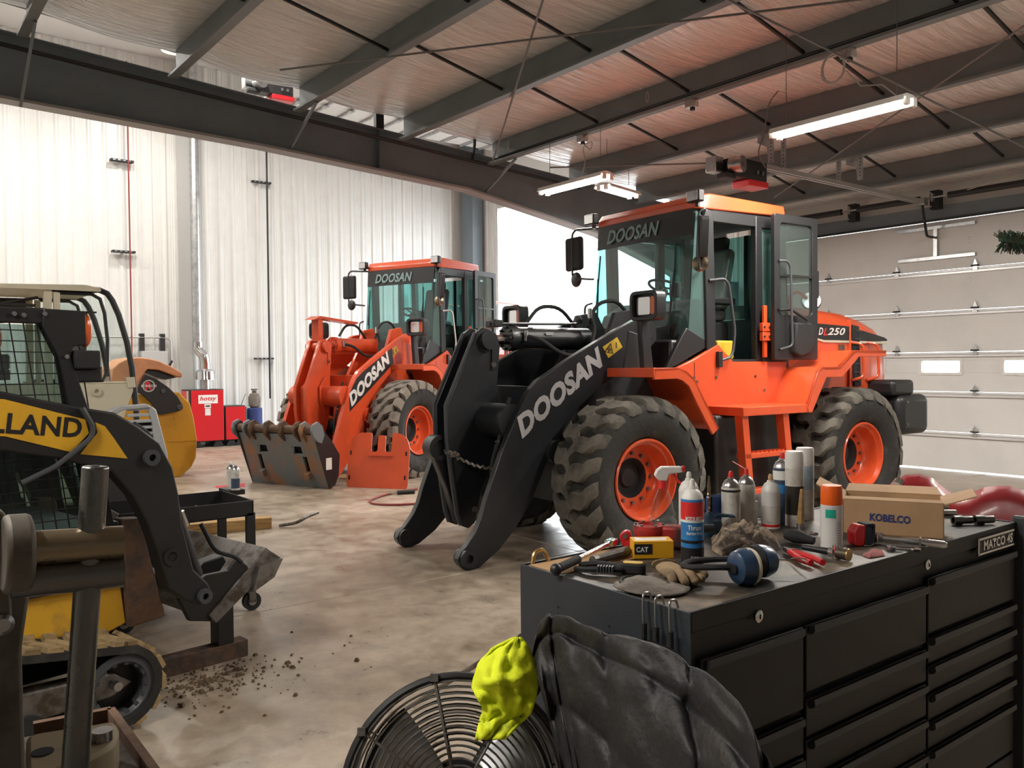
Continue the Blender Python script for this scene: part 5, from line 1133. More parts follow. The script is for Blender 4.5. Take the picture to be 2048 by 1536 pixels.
P = [on_z(x, y, .016) for x, y in ((834, 978), (806, 982), (766, 990), (737, 1001), (745, 1008), (790, 1010), (850, 1006))]
hose(P, 'red air hose looped on the floor beside the black boom arm')
k = thing('air_tool', 'black handled air blow gun lying at the red hose end', 'air tool', on_z(812, 984, .03), R(70)); MB().cyl((-.12, 0, 0), (.12, 0, 0), .028, seg=10).build('grip', 'black_soft', k); MB().cyl((-.25, .02, -.01), (-.12, 0, 0), .012, seg=8).build('nozzle', 'chrome', k)
for i in range(2):
    s = [on_z(x, y, .002) for x, y in (((430, 972), (490, 966), (490, 974), (432, 976)), ((676, 950), (700, 944), (712, 952), (680, 957)))[i]]
    q = MB(); q.f(q.vv(s)); q.build('floor_mark', 'floor_red' if i == 0 else 'cardboard', smooth=0)
    o = bpy.data.objects[col.objects[-1].name]
    tag(o, ['red painted strip on the floor by the rusty coupler', 'scrap of cardboard lying on the floor near the rusty coupler'][i], ['floor marking', 'cardboard'][i])
for i in range(4):
    c = [on_z(x, y, .003) for x, y in ((690, 958), (668, 951), (694, 980), (704, 946))][i]
    tag(MB().box((0, 0, 0), (.18 - .03 * i, .05, .006)).build('cardboard_scrap', 'cardboard', loc=c + V((0, 0, .0025 if i in (1, 3) else 0)), rot=(0, 0, R(40 * i + 15)), smooth=0), 'torn cardboard strip on the floor behind the coupler', 'scrap', 'cardboard scraps behind the coupler')
t = thing('hose_reel', 'coil of red hoses hanging behind the block tread front wheel', 'hose reel', (-14.6, 6.9, 0), R(20)); MB().bx(-.04, -.25, 0, .04, -.15, 1.75).build('stand', 'dark_frame', t); 
for i in range(5): MB().tube([(-.06 + .03 * i, .30 * math.cos(a) - .05, 1.55 + .36 * math.sin(a)) for a in [2 * PI * k / 20 for k in range(20)]], .018, 6, True).build('hose_coil', 'hose_red', t)

# clods of dry mud dropped round the track loader
q = MB()
for i in range(420):
    a, r = random.uniform(0, 6.28), abs(random.gauss(0, .28)); c = V((-4.75 + r * math.cos(a) * .9, 1.50 + r * math.sin(a) * 1.2, 0)); s_ = random.uniform(.004, .016) * (1 if random.random() < .85 else 1.8)
    lf = Matrix.Rotation(-R(8), 3, 'Z') @ (c - V((-5.05, 1.70, 0))); lt = Matrix.Rotation(-R(101.6), 3, 'Z') @ (c - V((-5.17, .90, 0)))
    if (abs(lf.x) < .07 and -.47 < lf.y < .16) or (lt.x < .16 and .48 < abs(lt.y) < .90): continue
    q.box(c + V((0, 0, s_ * .35)), (s_ * random.uniform(.8, 1.6), s_, s_ * .7), Matrix.Rotation(random.uniform(0, 3), 4, 'Z'), taper=.6)
tag(q.build('mud_crumbs', 'mud_brown', smooth=0), 'brown mud crumbs scattered on the floor beside the muddy track', 'mud', kind='stuff')
# ------------------------------------------------------------------ rolling tool chest
ZT = 1.16
def ot(x, y, z=ZT): p = on_z(x, y, z); return V((p.x, p.y, z))
C = thing('tool_chest', 'long black rolling tool chest with many drawers and a cluttered top', 'tool chest', (-1.305, 1.53, 0))
LX, LY = -.64, 1.77          # depth (towards -x) and length (along y)
q = MB(); q.bx(LX, 0, .14, -.012, LY, ZT - .012); q.build('carcass', 'tool_black', C, bevel=.004)
MB().bx(LX, -.004, .14, 0, 0, ZT).build('end_panel', 'tool_side', C, bevel=.002)
for x, z in ((LX + .17, 1.07), (LX + .17, 1.05), (LX + .37, 1.065), (LX + .37, 1.045)): MB().cyl((x, -.0042, z), (x, -.0055, z), .004, seg=8).build('rivet_hole', 'shadow_gap', C)
MB().bx(LX + .012, .0, ZT - .012, -.004, LY, ZT - .004).build('top_mat', 'top_dirty', C)
for a, b in (((LX, 0, ZT - .012), (LX + .012, LY, ZT)), ((-.012, 0, ZT - .05), (0, LY, ZT)), ((LX, LY - .01, ZT - .012), (0, LY, ZT))): MB().bx(*a, *b).build('top_rim', 'tool_black', C, bevel=.003)
MB().bx(LX + .02, .015, ZT - .004, LX + .16, .5, ZT - .0025).build('liner_board', 'cardboard_in', C)
MB().bx(-.02, LY, .14, .03, LY + .035, ZT + .02).build('end_post', 'dark_edge', C, bevel=.008)
cols = [(0.03, .445), (.457, 1.105), (1.117, 1.745)]
fronts = []
rows = {0: [(1.04, .82), (.80, .70), (.69, .60), (.59, .50), (.49, .36)], 1: [(1.04, .86), (.84, .74), (.73, .63), (.62, .52), (.51, .40)], 2: [(1.06, .885), (.87, .79), (.78, .70), (.69, .61), (.60, .52), (.51, .34)]}
for c, (y0, y1) in enumerate(cols):
    for zt, zb in rows[c]:
        d = MB().bx(-.012, y0, zb, .003, y1, zt).build('drawer', 'tool_black', C, bevel=.003)
        MB().prism([(.003, zt - .004), (.018, zt + .002), (.020, zt - .014), (.014, zt - .022), (.003, zt - .026)], 'y', y0 + .015, y1 - .015).build('drawer_pull', 'dark_edge', d, smooth=20)
    MB().bx(-.012, y0, .15, .003, y1, .33).build('drawer', 'tool_black', C, bevel=.003)
for y in (.25, 1.11):
    k = MB().lathe([(.016, 0), (.016, .006), (.010, .009), (0, .009)], (0, y, 1.105), ax='x', seg=18).build('lock', 'chrome', C); MB().bx(.009, y - .002, 1.099, .0105, y + .002, 1.111).build('keyhole', 'shadow_gap', k)
k = MB().bx(0, 1.45, 1.085, .006, 1.73, 1.14).build('badge', 'dark_edge', C, bevel=.002); MB().bx(.0, 1.447, 1.083, .009, 1.455, 1.142).build('badge_edge', 'chrome', k); MB().bx(.004, 1.45, 1.134, .009, 1.73, 1.141).build('badge_edge', 'chrome', k); MB().bx(.004, 1.45, 1.084, .009, 1.73, 1.090).build('badge_edge', 'chrome', k)
text('MATCO 4S', 'badge_lettering', 'chrome', k, (.0065, 1.49, 1.096), (0, 1, 0), (0, 0, 1), .225, .033, 0, .03, .002)
for x in (LX + .08, -.1):
    for y in (.1, 1.66): MB().cyl((x - .025, y, .065), (x + .025, y, .065), .065, seg=18).build('caster', 'black_soft', C); MB().bx(x - .04, y - .04, .06, x + .04, y + .04, .14).build('caster_fork', 'dull_steel', C)
MB().tube(fil([(LX + .015, .03, ZT - .005), (LX + .012, .04, ZT + .03), (LX + .012, .075, ZT + .035), (LX + .02, .09, ZT - .005)], .02), .006, 8).build('lid_hook', 'gold', C)

# bungee cords hooked on the chest end
for i, (dx, L, lab) in enumerate(((-.14, .26, 'black bungee cord with the widest hook on the chest end'), (-.10, .22, 'black bungee cord hanging in the middle of three on the chest end'), (-.055, .24, 'black bungee cord hooked closest to the chest front corner'))):
    x = -1.305 + dx; y = 1.517
    t = thing('bungee_cord', lab, 'bungee cord', (x, y, ZT))
    MB().tube(fil([(0, .03, -.003), (0, .022, .018), (.004, -.005, .02), (.006, -.008, -.02), (.012, -.012, -.06)], .02), .0032, 8).build('hook', 'steel', t)
    MB().tube(fil([(.012, -.012, -.05), (.014, -.014, -.10), (.012, -.014, -.06 - L), (.03, -.016, -.09 - L), (.036, -.018, -.05 - L), (.03, -.02, -.10)], .03), .008, 8).build('cord', 'black_soft', t)

# ------------------------------------------------------------------ things on the chest
def put(name, label, cat, px, py, rz=0, group=None, dz=-.004): p = ot(px, py, ZT + dz); return thing(name, label, cat, p, rz, group)
# long wrench
a, b = ot(1112, 1142, ZT + .012), ot(1220, 1090, ZT + .012); d = b - a; L = d.length
t = thing('breaker_bar', 'long chrome ratchet wrench with a black grip overhanging the chest edge', 'wrench', a + V((0, 0, .004)), math.atan2(d.y, d.x))
MB().cyl((.02, 0, 0), (.14, 0, 0), .013, seg=12).build('grip', 'black_soft', t); MB().cyl((.14, 0, 0), (L, 0, .002), .008, seg=12).build('shaft', 'chrome', t); MB().sph((0, 0, 0), .017).build('pommel', 'black', t); MB().box((L + .01, 0, .002), (.05, .03, .022)).build('head', 'chrome', t, bevel=.005)
a, b = ot(1194, 1119, ZT + .014), ot(1255, 1102, ZT + .014); d = b - a
t = thing('hammer_handle', 'dark wooden tool handle lying beside the long chrome wrench', 'handle', a, math.atan2(d.y, d.x)); MB().cyl((0, 0, 0), (d.length, 0, 0), .013, .016, seg=10).build('handle', 'vise_paint', t); MB().cyl((-.02, 0, 0), (0, 0, 0), .014, seg=10).build('ferrule', 'dull_steel', t)
# yellow parts box
t = thing('parts_box', 'small yellow cardboard parts box in front of the red jack', 'box', (-1.775, 1.90, ZT - .0024), R(54))
MB().bx(-.06, -.035, 0, .06, .035, .052).build('carton', 'cat_yellow', t, bevel=.001)
MB().bx(-.058, -.0362, .014, -.005, -.035, .044).build('logo_patch', 'black', t); text('CAT', 'logo', 'white_paint', t, (-.053, -.0365, .020), (1, 0, 0), (0, 0, 1), .036, .016, 0, .03, .0005)
MB().prism([(-.05, -.02), (.04, -.02), (.05, .02), (-.05, .02)], 'z', .052, .0525).build('top_label', 'white_plastic', t)
# spray cans
cam_ang = math.atan2(-CF.y, -CF.x)
sf = ot(1385, 1122)
t = spray_can(sf.x, sf.y, ZT - .004, .185, .0335, 'red and blue aerosol can of starting fluid with a white dome', [(0, 1, 'can_blue'), (.0, .26, 'black'), (.70, .98, 'can_red'), (.66, .70, 'white_paint')], dome='white_plastic', nozzle='white_plastic')
fx = V((-math.sin(cam_ang), math.cos(cam_ang), 0)); up = V((0, 0, 1))
for s, z, w_, h_, m_, bd in (('MOTOR MEDIC', .128, .054, .012, 'white_paint', .03), ('Thrust', .100, .040, .015, 'white_paint', .02), ('Starting Fluid', .084, .048, .012, 'white_paint', .02), ('GUNK', .016, .024, .009, 'white_paint', .01)):
    text(s, 'label_print', m_, t, V((0, 0, z)), fx, up, w_, h_, 0, bd, .0006, cylr=.0337)
MB().lathe([(.0338, .062), (.0340, .062), (.0340, .070), (.0338, .070)], seg=28).build('label_bar', 'black', t)
q = MB().lathe([(.0338, .135), (.0340, .140), (.0340, .160), (.0338, .165)], seg=28)
p = V((-1.82, 2.124, ZT)); spray_can(p.x, p.y, ZT - .004, .175, .033, 'white domed aerosol can hidden behind the starting fluid', [(0, 1, 'can_white')], dome='white_plastic', nozzle='white_plastic')
p = V((-1.868, 2.4, ZT)); spray_can(p.x, p.y, ZT - .004, .15, .033, 'scuffed white spray can with a bare metal dome and red nozzle', [(0, 1, 'can_dirty'), (.93, .98, 'black')])
p = V((-1.878, 2.5, ZT)); t = spray_can(p.x, p.y, ZT - .004, .15, .031, 'grubby spray can with a straw in its red nozzle', [(0, 1, 'can_dirty')]); MB().tube([(0, 0, .205), (-.03, -.04, .235)], .0018, 5).build('straw', 'can_red', t)
p = V((-1.82, 2.56, ZT)); spray_can(p.x, p.y, ZT - .004, .13, .033, 'bulky white aerosol can with a red side stripe and tan tip', [(0, 1, 'can_white'), (.15, .62, 'can_dirty'), (.05, .12, 'can_red')], dome='can_white', nozzle='cardboard')
p = V((-1.862, 2.69, ZT)); t = spray_can(p.x, p.y, ZT - .004, .195, .033, 'blue labelled aerosol can with a red nozzle behind the bulky white can', [(0, 1, 'can_dark'), (.80, .97, 'can_white'), (.55, .72, 'can_blue')])
p = V((-1.79, 2.66, ZT)); spray_can(p.x, p.y, ZT - .004, .205, .033, 'olive labelled spray can with a broad white cap', [(0, 1, 'can_dirty'), (.2, .7, 'top_dirty')], 'cap')
p = V((-1.84, 2.8, ZT)); t = spray_can(p.x, p.y, ZT - .004, .205, .033, 'grey blue spray can with a white cap next to the cardboard box', [(0, 1, 'can_dirty'), (.55, .98, 'can_grey_blue')], 'cap'); MB().sph((.0, 0, .15), (.034, .03, .008)).build('logo', 'navy', t)
p = ot(1663, 1092); t = spray_can(p.x, p.y, ZT - .004, .135, .0335, 'white spray paint can with a bright orange cap', [(0, 1, 'can_white'), (.70, .90, 'can_white')], 'cap', cap='can_orange')
a = cam_ang - .9; k = MB().grid(lambda u, v: V((.0345 * math.cos(a + u * .9), .0345 * math.sin(a + u * .9), .098 + .026 * v)), 6, 1).build('brand_patch', 'can_green', t)
for i in range(9):
    q = MB().grid(lambda u, v: V((.0344 * math.cos(cam_ang + .05 + u * .55), .0344 * math.sin(cam_ang + .05 + u * .55), .018 + i * .008 + .002 * v)), 6, 1).build('fine_print', 'insul_grey', t)
# trigger spray bottle
p = V((-1.888, 2.075, ZT)); t = thing('trigger_bottle', 'clear trigger spray bottle with a white and red head', 'spray bottle', (p.x, p.y, ZT - .004), cam_ang + R(90))
MB().lathe([(0, 0), (.042, 0), (.045, .01), (.045, .075), (.038, .085), (.040, .095), (.030, .14), (.020, .165), (.014, .18), (0, .18)], seg=28).build('bottle', 'glass_clear', t)
MB().lathe([(0, .003), (.040, .003), (.042, .012), (.042, .05), (0, .05)], seg=24).build('fluid', 'bottle_clear', t)
MB().cyl((0, 0, .178), (0, 0, .203), .015, seg=16).build('collar', 'can_red', t)
MB().prism([(-.028, .222), (-.020, .240), (-.005, .25), (.060, .25), (.064, .232), (.02, .225), (.012, .203), (-.012, .203)], 'y', -.013, .013).build('sprayer_head', 'white_plastic', t, bevel=.004)
MB().bx(.062, -.009, .232, .072, .009, .251).build('nozzle', 'can_red', t, bevel=.002); MB().prism([(.030, .226), (.040, .226), (.052, .205), (.066, .194), (.058, .192), (.042, .202)], 'y', -.007, .007).build('trigger', 'can_red', t)
# pump oiler
p = V((-1.882, 2.3, ZT)); t = thing('pump_oiler', 'blue grey pump oil can with a tall flexible spout', 'oil can', (p.x, p.y, ZT - .004), cam_ang)
MB().lathe([(0, 0), (.045, 0), (.047, .02), (.040, .05), (.022, .06), (.012, .075), (0, .075)], seg=24).build('reservoir', 'oil_blue', t)
MB().tube([(.002 * math.sin(i * 2.4), 0, .07 + .006 * i) for i in range(16)] + [(0, 0, .20)], [.0055 + .0012 * (i % 2) for i in range(16)] + [.0025], 8).build('spout', 'brass_steel', t)
MB().prism([(.0, .055), (.03, .072), (.085, .066), (.09, .058), (.03, .060), (0, .045)], 'x', -.012, .012).build('pump_lever', 'oil_blue', t, bevel=.003)
# blue bin and white box behind the cans
t = put('blue_tub', 'blue plastic tub behind the scuffed spray cans', 'tub', 1440, 1020); t.location.x = -1.918; t.location.y = 2.40; traybox(MB(), -.013, -.06, 0, .013, .06, .12, .003).build('tub', 'blue_bin', t)
t = put('paper_carton', 'small white carton behind the grubby spray can', 'carton', 1513, 1022); t.location.x = -1.918; t.location.y = 2.575; MB().bx(-.012, -.03, 0, .012, .03, .08).build('carton', 'white_plastic', t, bevel=.001)
# red jack / pulley lump
p = ot(1308, 1094) + V((.012, .01, .0015)); t = thing('bottle_jack', 'dirty red cast iron jack lying behind the yellow parts box', 'jack', (p.x, p.y, ZT - .004), R(40))
MB().lathe([(0, 0), (.058, 0), (.06, .012), (.05, .02), (.045, .04), (.052, .055), (.050, .075), (.036, .078), (.034, .070), (0, .068)], (-.03, 0, 0), seg=28).build('ram_body', 'red_dirty', t)
for k in range(6): a = 2 * PI * k / 6; MB().cyl((-.03 + .043 * math.cos(a), .043 * math.sin(a), .075), (-.03 + .043 * math.cos(a), .043 * math.sin(a), .081), .005, seg=8).build('bolt', 'dull_steel', t)
MB().prism(fil2([(-.11, 0), (-.125, .04), (-.11, .055), (-.09, .055), (-.08, .02), (-.08, 0)], .012), 'y', -.02, .012).build('clevis', 'red_paint', t, bevel=.003)
MB().cyl((-.105, -.024, .04), (-.105, .016, .04), .008, seg=10).build('clevis_pin', 'dull_steel', t)
MB().box((.05, 0, .04), (.10, .06, .07)).build('valve_block', 'red_dirty', t, bevel=.01); MB().cyl((.05, .0, .062), (.17, .02, .066), .013, seg=12).build('pump_tube', 'black', t)
# brown camouflage rag
def rag(name, label, pts, zz, mat, seed, h, edge=None):
    cx = sum(p[0] for p in pts) / len(pts); cy = sum(p[1] for p in pts) / len(pts)
    t = thing(name, label, 'rag', (cx, cy, ZT - .002))
    P = [V((p[0] - cx, p[1] - cy, 0)) for p in pts]; n = len(P)
    def fn(u, v):
        k = (v * n) % n; i = int(k) % n; e = P[i].lerp(P[(i + 1) % n], k - int(k)); e = e * u
        g = V((e.x * 15 + seed, e.y * 15, 0)); rdg = 1 - abs(noise.noise(g) * 2.2); rd2 = 1 - abs(noise.noise(V((e.x * 34, e.y * 34, seed))) * 2.0)
        wv = math.sin((e.x * .6 + e.y) * 95 + 5 * noise.noise(V((e.x * 9, e.y * 9, seed)))) * .5 + .5; w2 = math.sin((e.x - e.y * .4) * 60 + 4 * noise.noise(V((e.x * 12, e.y * 12, seed + 5)))) * .5 + .5
        z = h * ((1 - u ** 2.6) * (.55 + .25 * noise.noise(V((e.x * 14, e.y * 14, seed + 2)))) + (.26 * wv ** 2 + .20 * w2) * (1 - u ** 5) + .03 * rd2 * (1 - u))
        return V((e.x, e.y, max(z, .002 if u < 1 else 0)))
    MB().grid(fn, 26, 90, True).build('cloth', mat, t, smooth=75)
    return t
rp = [ot(x, y) for x, y in ((1422, 1074), (1424, 1100), (1445, 1112), (1500, 1113), (1545, 1106), (1562, 1094), (1556, 1080), (1530, 1072), (1490, 1070), (1450, 1069))]
rag('camo_rag', 'crumpled brown camouflage rag heaped beside the starting fluid', [(p.x, p.y) for p in rp], 0, 'rag_brown', 3, .075)
rag('pink_rag', 'scrap of dull pink rag under the red tape measure', [(p.x, p.y) for p in [ot(x, y) for x, y in ((1724, 1109), (1738, 1115), (1770, 1110), (1765, 1099), (1744, 1100))]], 0, 'rag_pink', 9, .014)
# ear muffs
p = ot(1478, 1165); t = thing('ear_muffs', 'blue ear muffs with cream foam pads and a black headband', 'ear muffs', (p.x, p.y, ZT - .004), math.atan2(CR.y, CR.x))
for s, yy in ((0, 0), (1, .055)):
    k = MB().lathe([(0, -.036), (.026, -.035), (.042, -.026), (.049, -.006), (.049, .010), (0, .010)], (0, 0, 0), ax='x', seg=24).build('ear_cup', 'muff_blue', t, (.012 if not s else .075, yy * 1.2 - .01, .048), (0, 0, R(20 if not s else 200)))
    k.scale = (1, 1, 1.0 if not s else .9)
    MB().lathe([(.030, .010), (.046, .010), (.049, .016), (.046, .024), (.030, .022)], ax='x', seg=24, closed=True).build('foam_pad', 'muff_foam' if not s else 'black_soft', k)
    MB().prism(rrect(0, 0, .045, .022, .010), 'x', -.042, -.034).build('yoke', 'black', k)
MB().tube(fil([(-.028, -.015, .048), (-.06, -.02, .05), (-.13, .0, .045), (-.145, .04, .042), (-.11, .085, .042), (-.02, .10, .045), (.06, .075, .048)], .05, 6), .0085, 8).build('headband', 'black_soft', t)
# leather glove
def glove():
    p = ot(1348, 1157) + V((0, .012, .004)); ang = math.atan2(ot(1390, 1195).y - ot(1300, 1130).y, ot(1390, 1195).x - ot(1300, 1130).x)
    t = thing('leather_glove', 'worn tan leather work glove lying palm down near the chest corner', 'glove', (p.x, p.y, ZT + .002), ang)
    MB().loft([[V((x, y, z)) for y, z in ((-w, .0), (-w * .8, h * .7), (0, h), (w * .8, h * .7), (w, 0), (0, 0))] for x, w, h in ((-.10, .036, .024), (-.07, .042, .030), (-.03, .040, .026), (.0, .043, .030), (.03, .042, .028))]).build('palm', 'glove_tan', t, smooth=80, sub=1)
    for i, (y, L, b) in enumerate(((-.033, .075, -.12), (-.011, .090, -.03), (.012, .084, .05), (.033, .064, .14))):
        d = V((math.cos(b), math.sin(b), 0)); s0 = V((.015, y, .012))
        MB().tube([s0, s0 + d * L * .35 + V((0, 0, .010)), s0 + d * L * .7 + V((0, 0, .006)), s0 + d * L * .97 - V((0, 0, .002)), s0 + d * L - V((0, 0, .004))], [.0125, .0135, .013, .011, .004], 10).build('finger', 'glove_tan', t, smooth=80)
    MB().tube([(-.045, .03, .012), (-.015, .055, .014), (.012, .066, .012), (.030, .068, .009), (.034, .068, .008)], [.014, .0145, .013, .011, .004], 10).build('thumb', 'glove_tan', t, smooth=80)
    MB().tube([(-.102, .036 * math.cos(a), .012 + .013 * math.sin(a)) for a in [2 * PI * k / 16 for k in range(16)]], .003, 6, True).build('cuff', 'glove_tan', t)
glove()
# flat cap
p = ot(1268, 1166) + V((.045, .012, .001)); t = thing('cloth_cap', 'grey brown cloth cap lying at the chest edge under the glove', 'cap', (p.x, p.y, ZT - .003), R(-10))
MB().grid(lambda u, v: V((.085 * u * math.cos(2 * PI * v) * 1.15, .062 * u * math.sin(2 * PI * v), .020 * (1 - u ** 3) + .004 * noise.noise(V((u * 4 * math.cos(2 * PI * v), u * 4 * math.sin(2 * PI * v), 1))))), 8, 28, True).build('crown', 'cap_grey', t, smooth=80)
MB().tube([(.098 * math.cos(a), .062 * math.sin(a), .004) for a in [2 * PI * k / 32 for k in range(32)]], .005, 6, True).build('band', 'jacket', t)
MB().grid(lambda u, v: V(((.06 + .055 * u) * math.cos(-PI * .25 + v * PI * .9 - 1.1), (.05 + .045 * u) * math.sin(-PI * .25 + v * PI * .9 - 1.1), .016 - .010 * u)), 4, 14).build('peak', 'cap_grey', t, solid=.004)
# goggles / strap
p = ot(1222, 1138) + V((.004, -.014, .001)); t = thing('work_goggles', 'black elastic goggles with a ribbed strap beside the cap', 'goggles', (p.x, p.y, ZT - .003), R(35))
MB().tube(fil([(-.09, -.02, .006), (-.05, -.045, .012), (.02, -.04, .014), (.05, -.02, .010), (.03, .02, .012), (-.04, .03, .014), (-.09, .02, .008)], .03, 5), .008, 6).build('strap', 'black_soft', t)
for i in range(6): MB().box((-.02 + .008 * i, -.044, .016), (.004, .02, .018)).build('strap_rib', 'dark_edge', t)
MB().prism(rrect(.07, .0, .07, .045, .018), 'z', 0, .028).build('frame', 'black_soft', t, bevel=.004); MB().prism(rrect(.07, .0, .055, .030, .012), 'z', .0285, .030).build('lens', 'decal_yellow', t)
# safety glasses
p = ot(1565, 1142); t = thing('safety_glasses', 'clear safety glasses beside the ear muffs', 'glasses', (p.x, p.y, ZT - .003), math.atan2(CR.y, CR.x))
for s in (-1, 1): MB().grid(lambda u, v: V((s * .034 + (.03 * (u - .5) * 2), -.012 + .010 * (u - .5) ** 2 * 4 - .006 * v, .004 + .036 * v)), 6, 4).build('lens', 'glass_clear', t, smooth=80)
for s in (-1, 1): MB().tube(fil([(s * .064, -.005, .03), (s * .066, .06, .026), (s * .06, .11, .012)], .03), .0022, 6).build('temple', 'chrome', t)
MB().tube(fil([(-.064, -.006, .038), (-.03, -.016, .042), (0, -.014, .036), (.03, -.016, .042), (.064, -.006, .038)], .02), .0018, 6).build('brow', 'chrome', t)
# red handled pliers
a, b = ot(1592, 1114, ZT), ot(1637, 1134, ZT); d = b - a
t = thing('pliers', 'red handled pliers lying by the camouflage rag', 'pliers', a, math.atan2(d.y, d.x))
for s in (-1, 1): MB().tube(fil([(-.03, s * .004, .010), (.01, s * .012, .010), (.06, s * .022, .010), (.12, s * .018, .010)], .03), [.008] * 2 + [.010] * 5 + [.0105] * 4 + [.008] if False else .0095, 8).build('handle', 'red_paint', t)
MB().prism([(-.03, -.012), (-.03, .012), (-.075, .004), (-.075, -.004)], 'z', .003, .016).build('jaws', 'steel', t, bevel=.002); MB().cyl((-.025, 0, .002), (-.025, 0, .019), .009, seg=12).build('pivot', 'dull_steel', t)
# universal joint socket bar
a, b = ot(1606, 1094, ZT + .0155), ot(1697, 1110, ZT + .0155); d = b - a
t = thing('joint_socket', 'chrome universal joint socket on a black extension bar', 'socket', a, math.atan2(d.y, d.x)); L = d.length
MB().cyl((0, 0, 0), (L * .62, 0, 0), .0085, .011, seg=14).build('extension', 'black', t); MB().cyl((L * .60, 0, 0), (L * .70, 0, 0), .014, seg=16).build('knuckle', 'chrome', t); MB().cyl((L * .74, 0, -.016), (L * .74, 0, .022), .011, seg=14).build('cross_pin', 'chrome', t)
MB().cyl((L * .76, 0, 0), (L * 1.0, 0, 0), .016, .018, seg=18).build('socket', 'dull_steel', t); MB().lathe([(.008, L * 1.0), (.0185, L * 1.0), (.0185, L * 1.02), (.012, L * 1.025), (.0, L * 1.01)], ax='x', seg=12).build('socket_mouth', 'gold', t)
MB().cyl((L * .74, -.0, -.018), (L * .74, 0, .0), .011, seg=12).build('drive_end', 'steel', t)
# tape measure
p = ot(1722, 1088) + V((0, 0, .0)); t = thing('tape_measure', 'red and black tape measure standing behind the orange capped can', 'tape measure', (p.x, p.y, ZT - .002), math.atan2(CR.y, CR.x) + R(12))
MB().prism(fil2([(-.034, 0), (.0, 0), (.004, .066), (-.022, .068), (-.038, .045)], .010), 'y', -.022, .022).build('case', 'red_paint', t, bevel=.004); MB().ring_prism(rrect(.018, .034, .034, .072, .006), rrect(.018, .034, .022, .050, .004), 'y', -.024, .024).build('frame', 'black_soft', t, bevel=.002)
MB().bx(.008, -.018, .010, .028, .018, .058).build('window', 'can_dark', t); MB().tube([(-.005, -.024, .002), (.015, -.026, -.0), (.03, -.024, .006)], .0015, 5).build('belt_clip', 'chrome', t)
# cardboard box with open flaps
kb = thing('cardboard_box', 'open brown cardboard box with blue lettering on the chest', 'box', (0, 0, ZT - .004))
A, Bq = ot(1640, 1062), ot(1868, 1075); A = V((-1.605, 2.665, 0)); ux = (V((-1.358, 2.798, 0)) - A); Lb = ux.length + .03; ux.normalize(); uy = V((-ux.y, ux.x, 0)); kb.location = (A.x, A.y, ZT - .004); kb.rotation_euler = (0, 0, math.atan2(ux.y, ux.x)); Db, Hb = .20, .115
for nme, a, b in (('panel', (0, 0, 0), (Lb, .004, Hb)), ('panel', (0, Db - .004, 0), (Lb, Db, Hb)), ('panel', (0, 0, 0), (.004, Db, Hb)), ('panel', (Lb - .004, 0, 0), (Lb, Db, Hb)), ('bottom', (0, 0, 0), (Lb, Db, .004))): MB().bx(*a, *b).build(nme, 'cardboard', kb)
MB().bx(.01, .01, .02, Lb - .01, Db - .01, .07).build('packing', 'insul_grey', kb)
def flap(o, u, v, w_, l_, n_='flap'):
    o, u, v = V(o), V(u), V(v); n = u.cross(v).normalized() * .004; a = [o, o + u * w_, o + u * w_ + v * l_ - u * .008, o + v * l_ + u * .008]
    MB().loft([a, [p + n for p in a]]).build(n_, 'cardboard', kb, smooth=0)
flap((0, Db, Hb), (1, 0, 0), V((0, .95, .16)).normalized(), Lb, .09); flap((0, 0, Hb), (1, 0, 0), V((0, .42, -.10)).normalized() if False else V((0, .55, .10)).normalized(), Lb, .03)
flap((0, 0, Hb), (0, 1, 0), V((-.85, 0, .45)).normalized(), Db, .10); flap((Lb, 0, Hb), (0, 1, 0), V((.9, 0, .30)).normalized(), Db, .10)
text('KOBELCO', 'box_lettering', 'navy', kb, (.085, -.0005, .048), (1, 0, -.03), (.03, 0, 1), .125, .026, 0, .04, .0008)
# chrome ratchet, wrenches, sockets
a, b = ot(1755, 1078, ZT + .012), ot(1895, 1090, ZT + .012); d = b - a; L = d.length
t = thing('ratchet', 'polished chrome ratchet handle lying in front of the cardboard box', 'ratchet', a, math.atan2(d.y, d.x)); MB().tube([(0, 0, .004), (L * .3, 0, .004), (L * .45, 0, .004), (L * .95, 0, 0), (L, 0, 0)], [.007, .007, .012, .012, .006], 14).build('handle', 'chrome', t); MB().cyl((0, 0, -.008), (0, 0, .018), .018, seg=18).build('head', 'chrome', t); MB().box((L * .62, 0, .003), (.006, .026, .026)).build('knurl_band', 'steel', t)
for i, (x0, y0, x1, y1, lab) in enumerate(((1745, 1072, 1800, 1078, 'combination wrench partly under the ratchet'), (1782, 1096, 1828, 1100, 'stubby wrench beside the ratchet head'), (1592, 1072, 1622, 1068, 'small wrench behind the orange capped can'))):
    a, b = ot(x0, y0, ZT + .004), ot(x1, y1, ZT + .004); d = b - a; L = max(d.length, .06)
    t = thing('wrench', 'chrome ' + lab, 'wrench', a, math.atan2(d.y, d.x)); MB().box((L / 2, 0, 0), (L, .010, .006)).build('shank', 'chrome', t, bevel=.002); MB().ring_prism(circ(0, 0, .014, 16), circ(0, 0, .008, 16), 'z', -.005, .006).build('ring_end', 'chrome', t); MB().prism([(L, -.012), (L + .018, -.014), (L + .012, -.004), (L + .012, .004), (L + .018, .014), (L, .012)], 'z', -.004, .005).build('open_end', 'chrome', t)
for i, (x, y, lab) in enumerate(((1925, 1040, 'impact socket lying beside the cardboard box'), (1968, 1039, 'impact socket lying towards the badge end'))):
    p = ot(x, y, ZT + .014); t = thing('impact_socket', 'dull grey ' + lab, 'socket', p, math.atan2(CR.y, CR.x) + R(6)); MB().lathe([(.010, -.035), (.017, -.035), (.018, -.005), (.014, .002), (.014, .034), (.008, .036), (0, .03)], ax='x', seg=16).build('socket', 'gun_steel', t)
